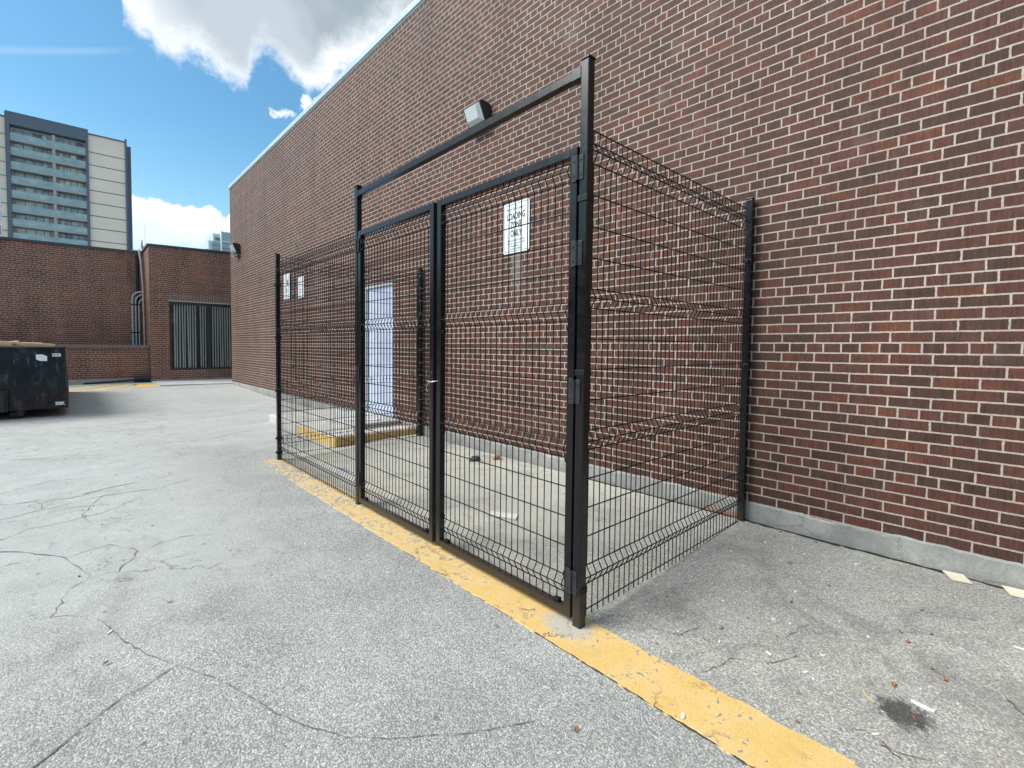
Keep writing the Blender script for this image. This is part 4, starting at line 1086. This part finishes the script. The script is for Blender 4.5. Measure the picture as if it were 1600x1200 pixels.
for i in range(8):
    zz = 57.0 - i * 2.8
    m_ = MB(); m_.box(60.6, 64.4, 299.9, 299.97, zz + .3, zz + 1.9); m_.box(66, 80, 299.7, 299.77, zz - 1.1, zz + .7); m_.build('window', M['c_blue'], cd)
m_ = MB(); m_.box(62.2, 64.4, 300.3, 300.49, 60.0, 61.6); m_.build('window', M['c_dark'], cd)

refl = thing('reflection_block', (-30, 25, 0), 'added plain dark brick block out of view on the left, reflected in the black posts', 'building')  # unseen block, added so the glossy posts have something dark to reflect
m_ = MB(); m_.box(-44, -30, -25, 62, -.2, 10.5); m_.build('wall', M['brick_side'], refl)
m_ = MB(); m_.box(-44.1, -29.9, -25.1, 62.1, 10.5, 10.8); m_.build('coping', M['coping_dark'], refl)
for i in range(12):
    m_ = MB(); m_.box(-30.05, -29.99, -22 + i * 7, -19 + i * 7, 5.2, 7.2); w_ = m_.build('window', M['winframe'], refl)
    m_ = MB(); m_.box(-30.06, -30.052, -21.9 + i * 7, -19.1 + i * 7, 5.3, 7.1); m_.build('pane', M['dark_glass'], w_)

# ------------------------------------------------------------------ sky, sun
w = bpy.data.worlds.new('World'); sc.world = w; w.use_nodes = True
g = G(w.node_tree)
SUN_EL, SUN_AZ = R(46), R(-61)      # azimuth measured from +Y towards +X
sky = g.n('ShaderNodeTexSky', {'sky_type': 'NISHITA', 'sun_disc': False, 'sun_elevation': SUN_EL, 'sun_rotation': SUN_AZ, 'altitude': 100.0, 'air_density': 1.2, 'dust_density': 0.7, 'ozone_density': 3.0})
gen = g.n('ShaderNodeTexCoord').outputs['Generated']
dx, dy, dz_ = g.xyz(gen)
DEG = 57.29578
az = g.mul(g.m('ARCTAN2', dx, dy), DEG)
el = g.mul(g.m('ARCSINE', dz_), DEG)
n1 = g.noise(gen, 13.0, 9, 0.60, 0.15)
n2 = g.noise(gen, 42.0, 6, 0.62, 0.1)
n4 = g.noise(gen, 120.0, 5, 0.62, 0.1)
n3 = g.noise(gen, 5.0, 6, 0.55, 0.3)
nz1 = g.add(g.add(g.mul(g.sub(n1, .5), 6.0), g.mul(g.sub(n2, .5), 5.2)), g.mul(g.sub(n4, .5), 2.4))
LB = [(-20, 60), (2.6, 60), (3.9, 36), (4.3, 28.6), (5.4, 27.4), (6.5, 27.2), (7.0, 26.2), (10.7, 26.8), (12.1, 26.5), (13.6, 25.6), (14.8, 25.8), (15.4, 27.6), (16.4, 28.6), (18.2, 28.0), (19.4, 27.0), (20.9, 26.2), (23.6, 27.1), (26.4, 28.7), (30, 31.0), (40, 32)]
gl_ = g.mul(g.ramp(g.lin(az, -20, 40), [((a + 20) / 60, e / 60) for a, e in LB]), 60.0)
d1 = g.sub(el, gl_)
m1 = g.ss(g.add(d1, g.mul(nz1, .62)), -.9, 1.7)
LT = [(-20, 9), (2, 12.5), (4.8, 14.0), (5.7, 14.1), (7.5, 13.6), (9.7, 13.9), (11.9, 14.0), (12.7, 13.0), (13.3, 13.9), (20, 13), (40, 10)]
hl_ = g.mul(g.ramp(g.lin(az, -20, 40), [((a + 20) / 60, e / 60) for a, e in LT]), 60.0)
d2 = g.sub(hl_, el)
m2 = g.ss(g.add(d2, g.mul(nz1, .35)), -.05, .35)
m2 = g.mul(m2, g.ss(g.add(el, g.mul(nz1, .25)), 8.4, 9.8, .45, 1.0))
def blob(a, e, ra, re_):
    u = g.m('DIVIDE', g.sub(az, a), ra); v = g.m('DIVIDE', g.sub(el, e), re_)
    rr = g.m('SQRT', g.add(g.mul(u, u), g.mul(v, v)))
    return g.ss(g.sub(rr, g.mul(nz1, .75)), 1.1, .3)
m3 = g.m('MAXIMUM', g.mul(blob(18.3, 23.8, 1.35, .55), .85), blob(21.2, 24.9, 1.3, .95))
wis = g.mul(g.ss(g.m('ABSOLUTE', g.sub(g.sub(el, g.mul(az, .33)), 24.4)), .45, .0, 0.0, .13), g.ss(g.add(az, g.mul(nz1, 1.2)), 5.5, 1.0))
inv = g.m('MAXIMUM', g.ss(az, -9, -16), g.ss(az, 34, 42))
m4 = g.mul(inv, g.ss(g.add(n3, g.mul(g.sub(n1, .5), .5)), .47, .62))
white = (6.3, 6.5, 6.75)
gry = g.mix(g.ss(n3, .35, .65), (2.3, 2.8, 3.15), (3.4, 3.9, 4.3))
deep = g.mul(g.ss(g.add(d1, g.add(g.mul(g.sub(n3, .5), 9.0), g.mul(nz1, .35))), 0.8, 4.2), g.ss(g.add(az, g.mul(d1, .9)), 7.0, 14.0, .30, 1.0))
c1 = g.mix(deep, white, gry)
c2 = g.mix(g.ss(g.add(d2, g.mul(nz1, .7)), .6, 3.6), white, (5.1, 5.7, 6.4))
c2 = g.mix(g.ss(g.add(el, g.mul(nz1, .35)), 10.8, 9.6), c2, (4.3, 5.6, 6.8))
c4 = g.mix(g.ss(n1, .4, .7), (8.0, 8.2, 8.4), (4.0, 4.5, 5.0))
base = g.mix(1.0, sky.outputs[0], g.mix(g.ss(el, 24.0, 9.0), (0.62, 0.95, 0.98), (0.92, 1.12, 1.05)), 'MULTIPLY')
cur = g.mix(m4, base, c4)
cur = g.mix(wis, cur, white)
cur = g.mix(m2, cur, c2)
cur = g.mix(m3, cur, white)
cur = g.mix(m1, cur, c1)
bg = g.n('ShaderNodeBackground', {}, Color=cur, Strength=0.085)
g.n('ShaderNodeOutputWorld', {}, Surface=bg.outputs[0])

sl = bpy.data.lights.new('sun', 'SUN'); sl.energy = 2.35; sl.angle = R(36); sl.color = (1.0, .96, .90)
so_ = bpy.data.objects.new('sun', sl); col.objects.link(so_)
sd = Vector((math.sin(SUN_AZ) * math.cos(SUN_EL), math.cos(SUN_AZ) * math.cos(SUN_EL), math.sin(SUN_EL)))
so_.rotation_euler = sd.to_track_quat('Z', 'Y').to_euler(); so_.location = sd * 50

# ------------------------------------------------------------------ camera
F, CX, CY, YAW, PIT, ROL = 740.674, 754.402, 572.196, 0.7156697, -0.040345, 0.008246
s_, c_ = math.sin(YAW), math.cos(YAW); sp, cp_ = math.sin(PIT), math.cos(PIT); sr, cr = math.sin(ROL), math.cos(ROL)
fwv = Vector((cp_ * s_, cp_ * c_, sp)); rt = Vector((c_, -s_, 0)); up = Vector((-sp * s_, -sp * c_, cp_))
Rv = cr * rt + sr * up; Uv = -sr * rt + cr * up
cam = bpy.data.cameras.new('camera'); co = bpy.data.objects.new('camera', cam); col.objects.link(co)
mw = Matrix((Rv, Uv, -fwv)).transposed().to_4x4(); mw.translation = (0, 0, 1.45)
co.matrix_world = mw
cam.sensor_width = 36.0; cam.lens = F / 1600 * 36
cam.shift_x = (800 - CX) / 1600; cam.shift_y = (CY - 600) / 1600
cam.clip_start = 0.05; cam.clip_end = 3000
sc.camera = co
sc.view_settings.view_transform = 'Standard'; sc.view_settings.look = 'None'
sc.view_settings.exposure = 1.06; sc.view_settings.gamma = 1.0
sc.render.engine = 'CYCLES'
try:
    sc.cycles.use_denoising = True
except Exception: pass
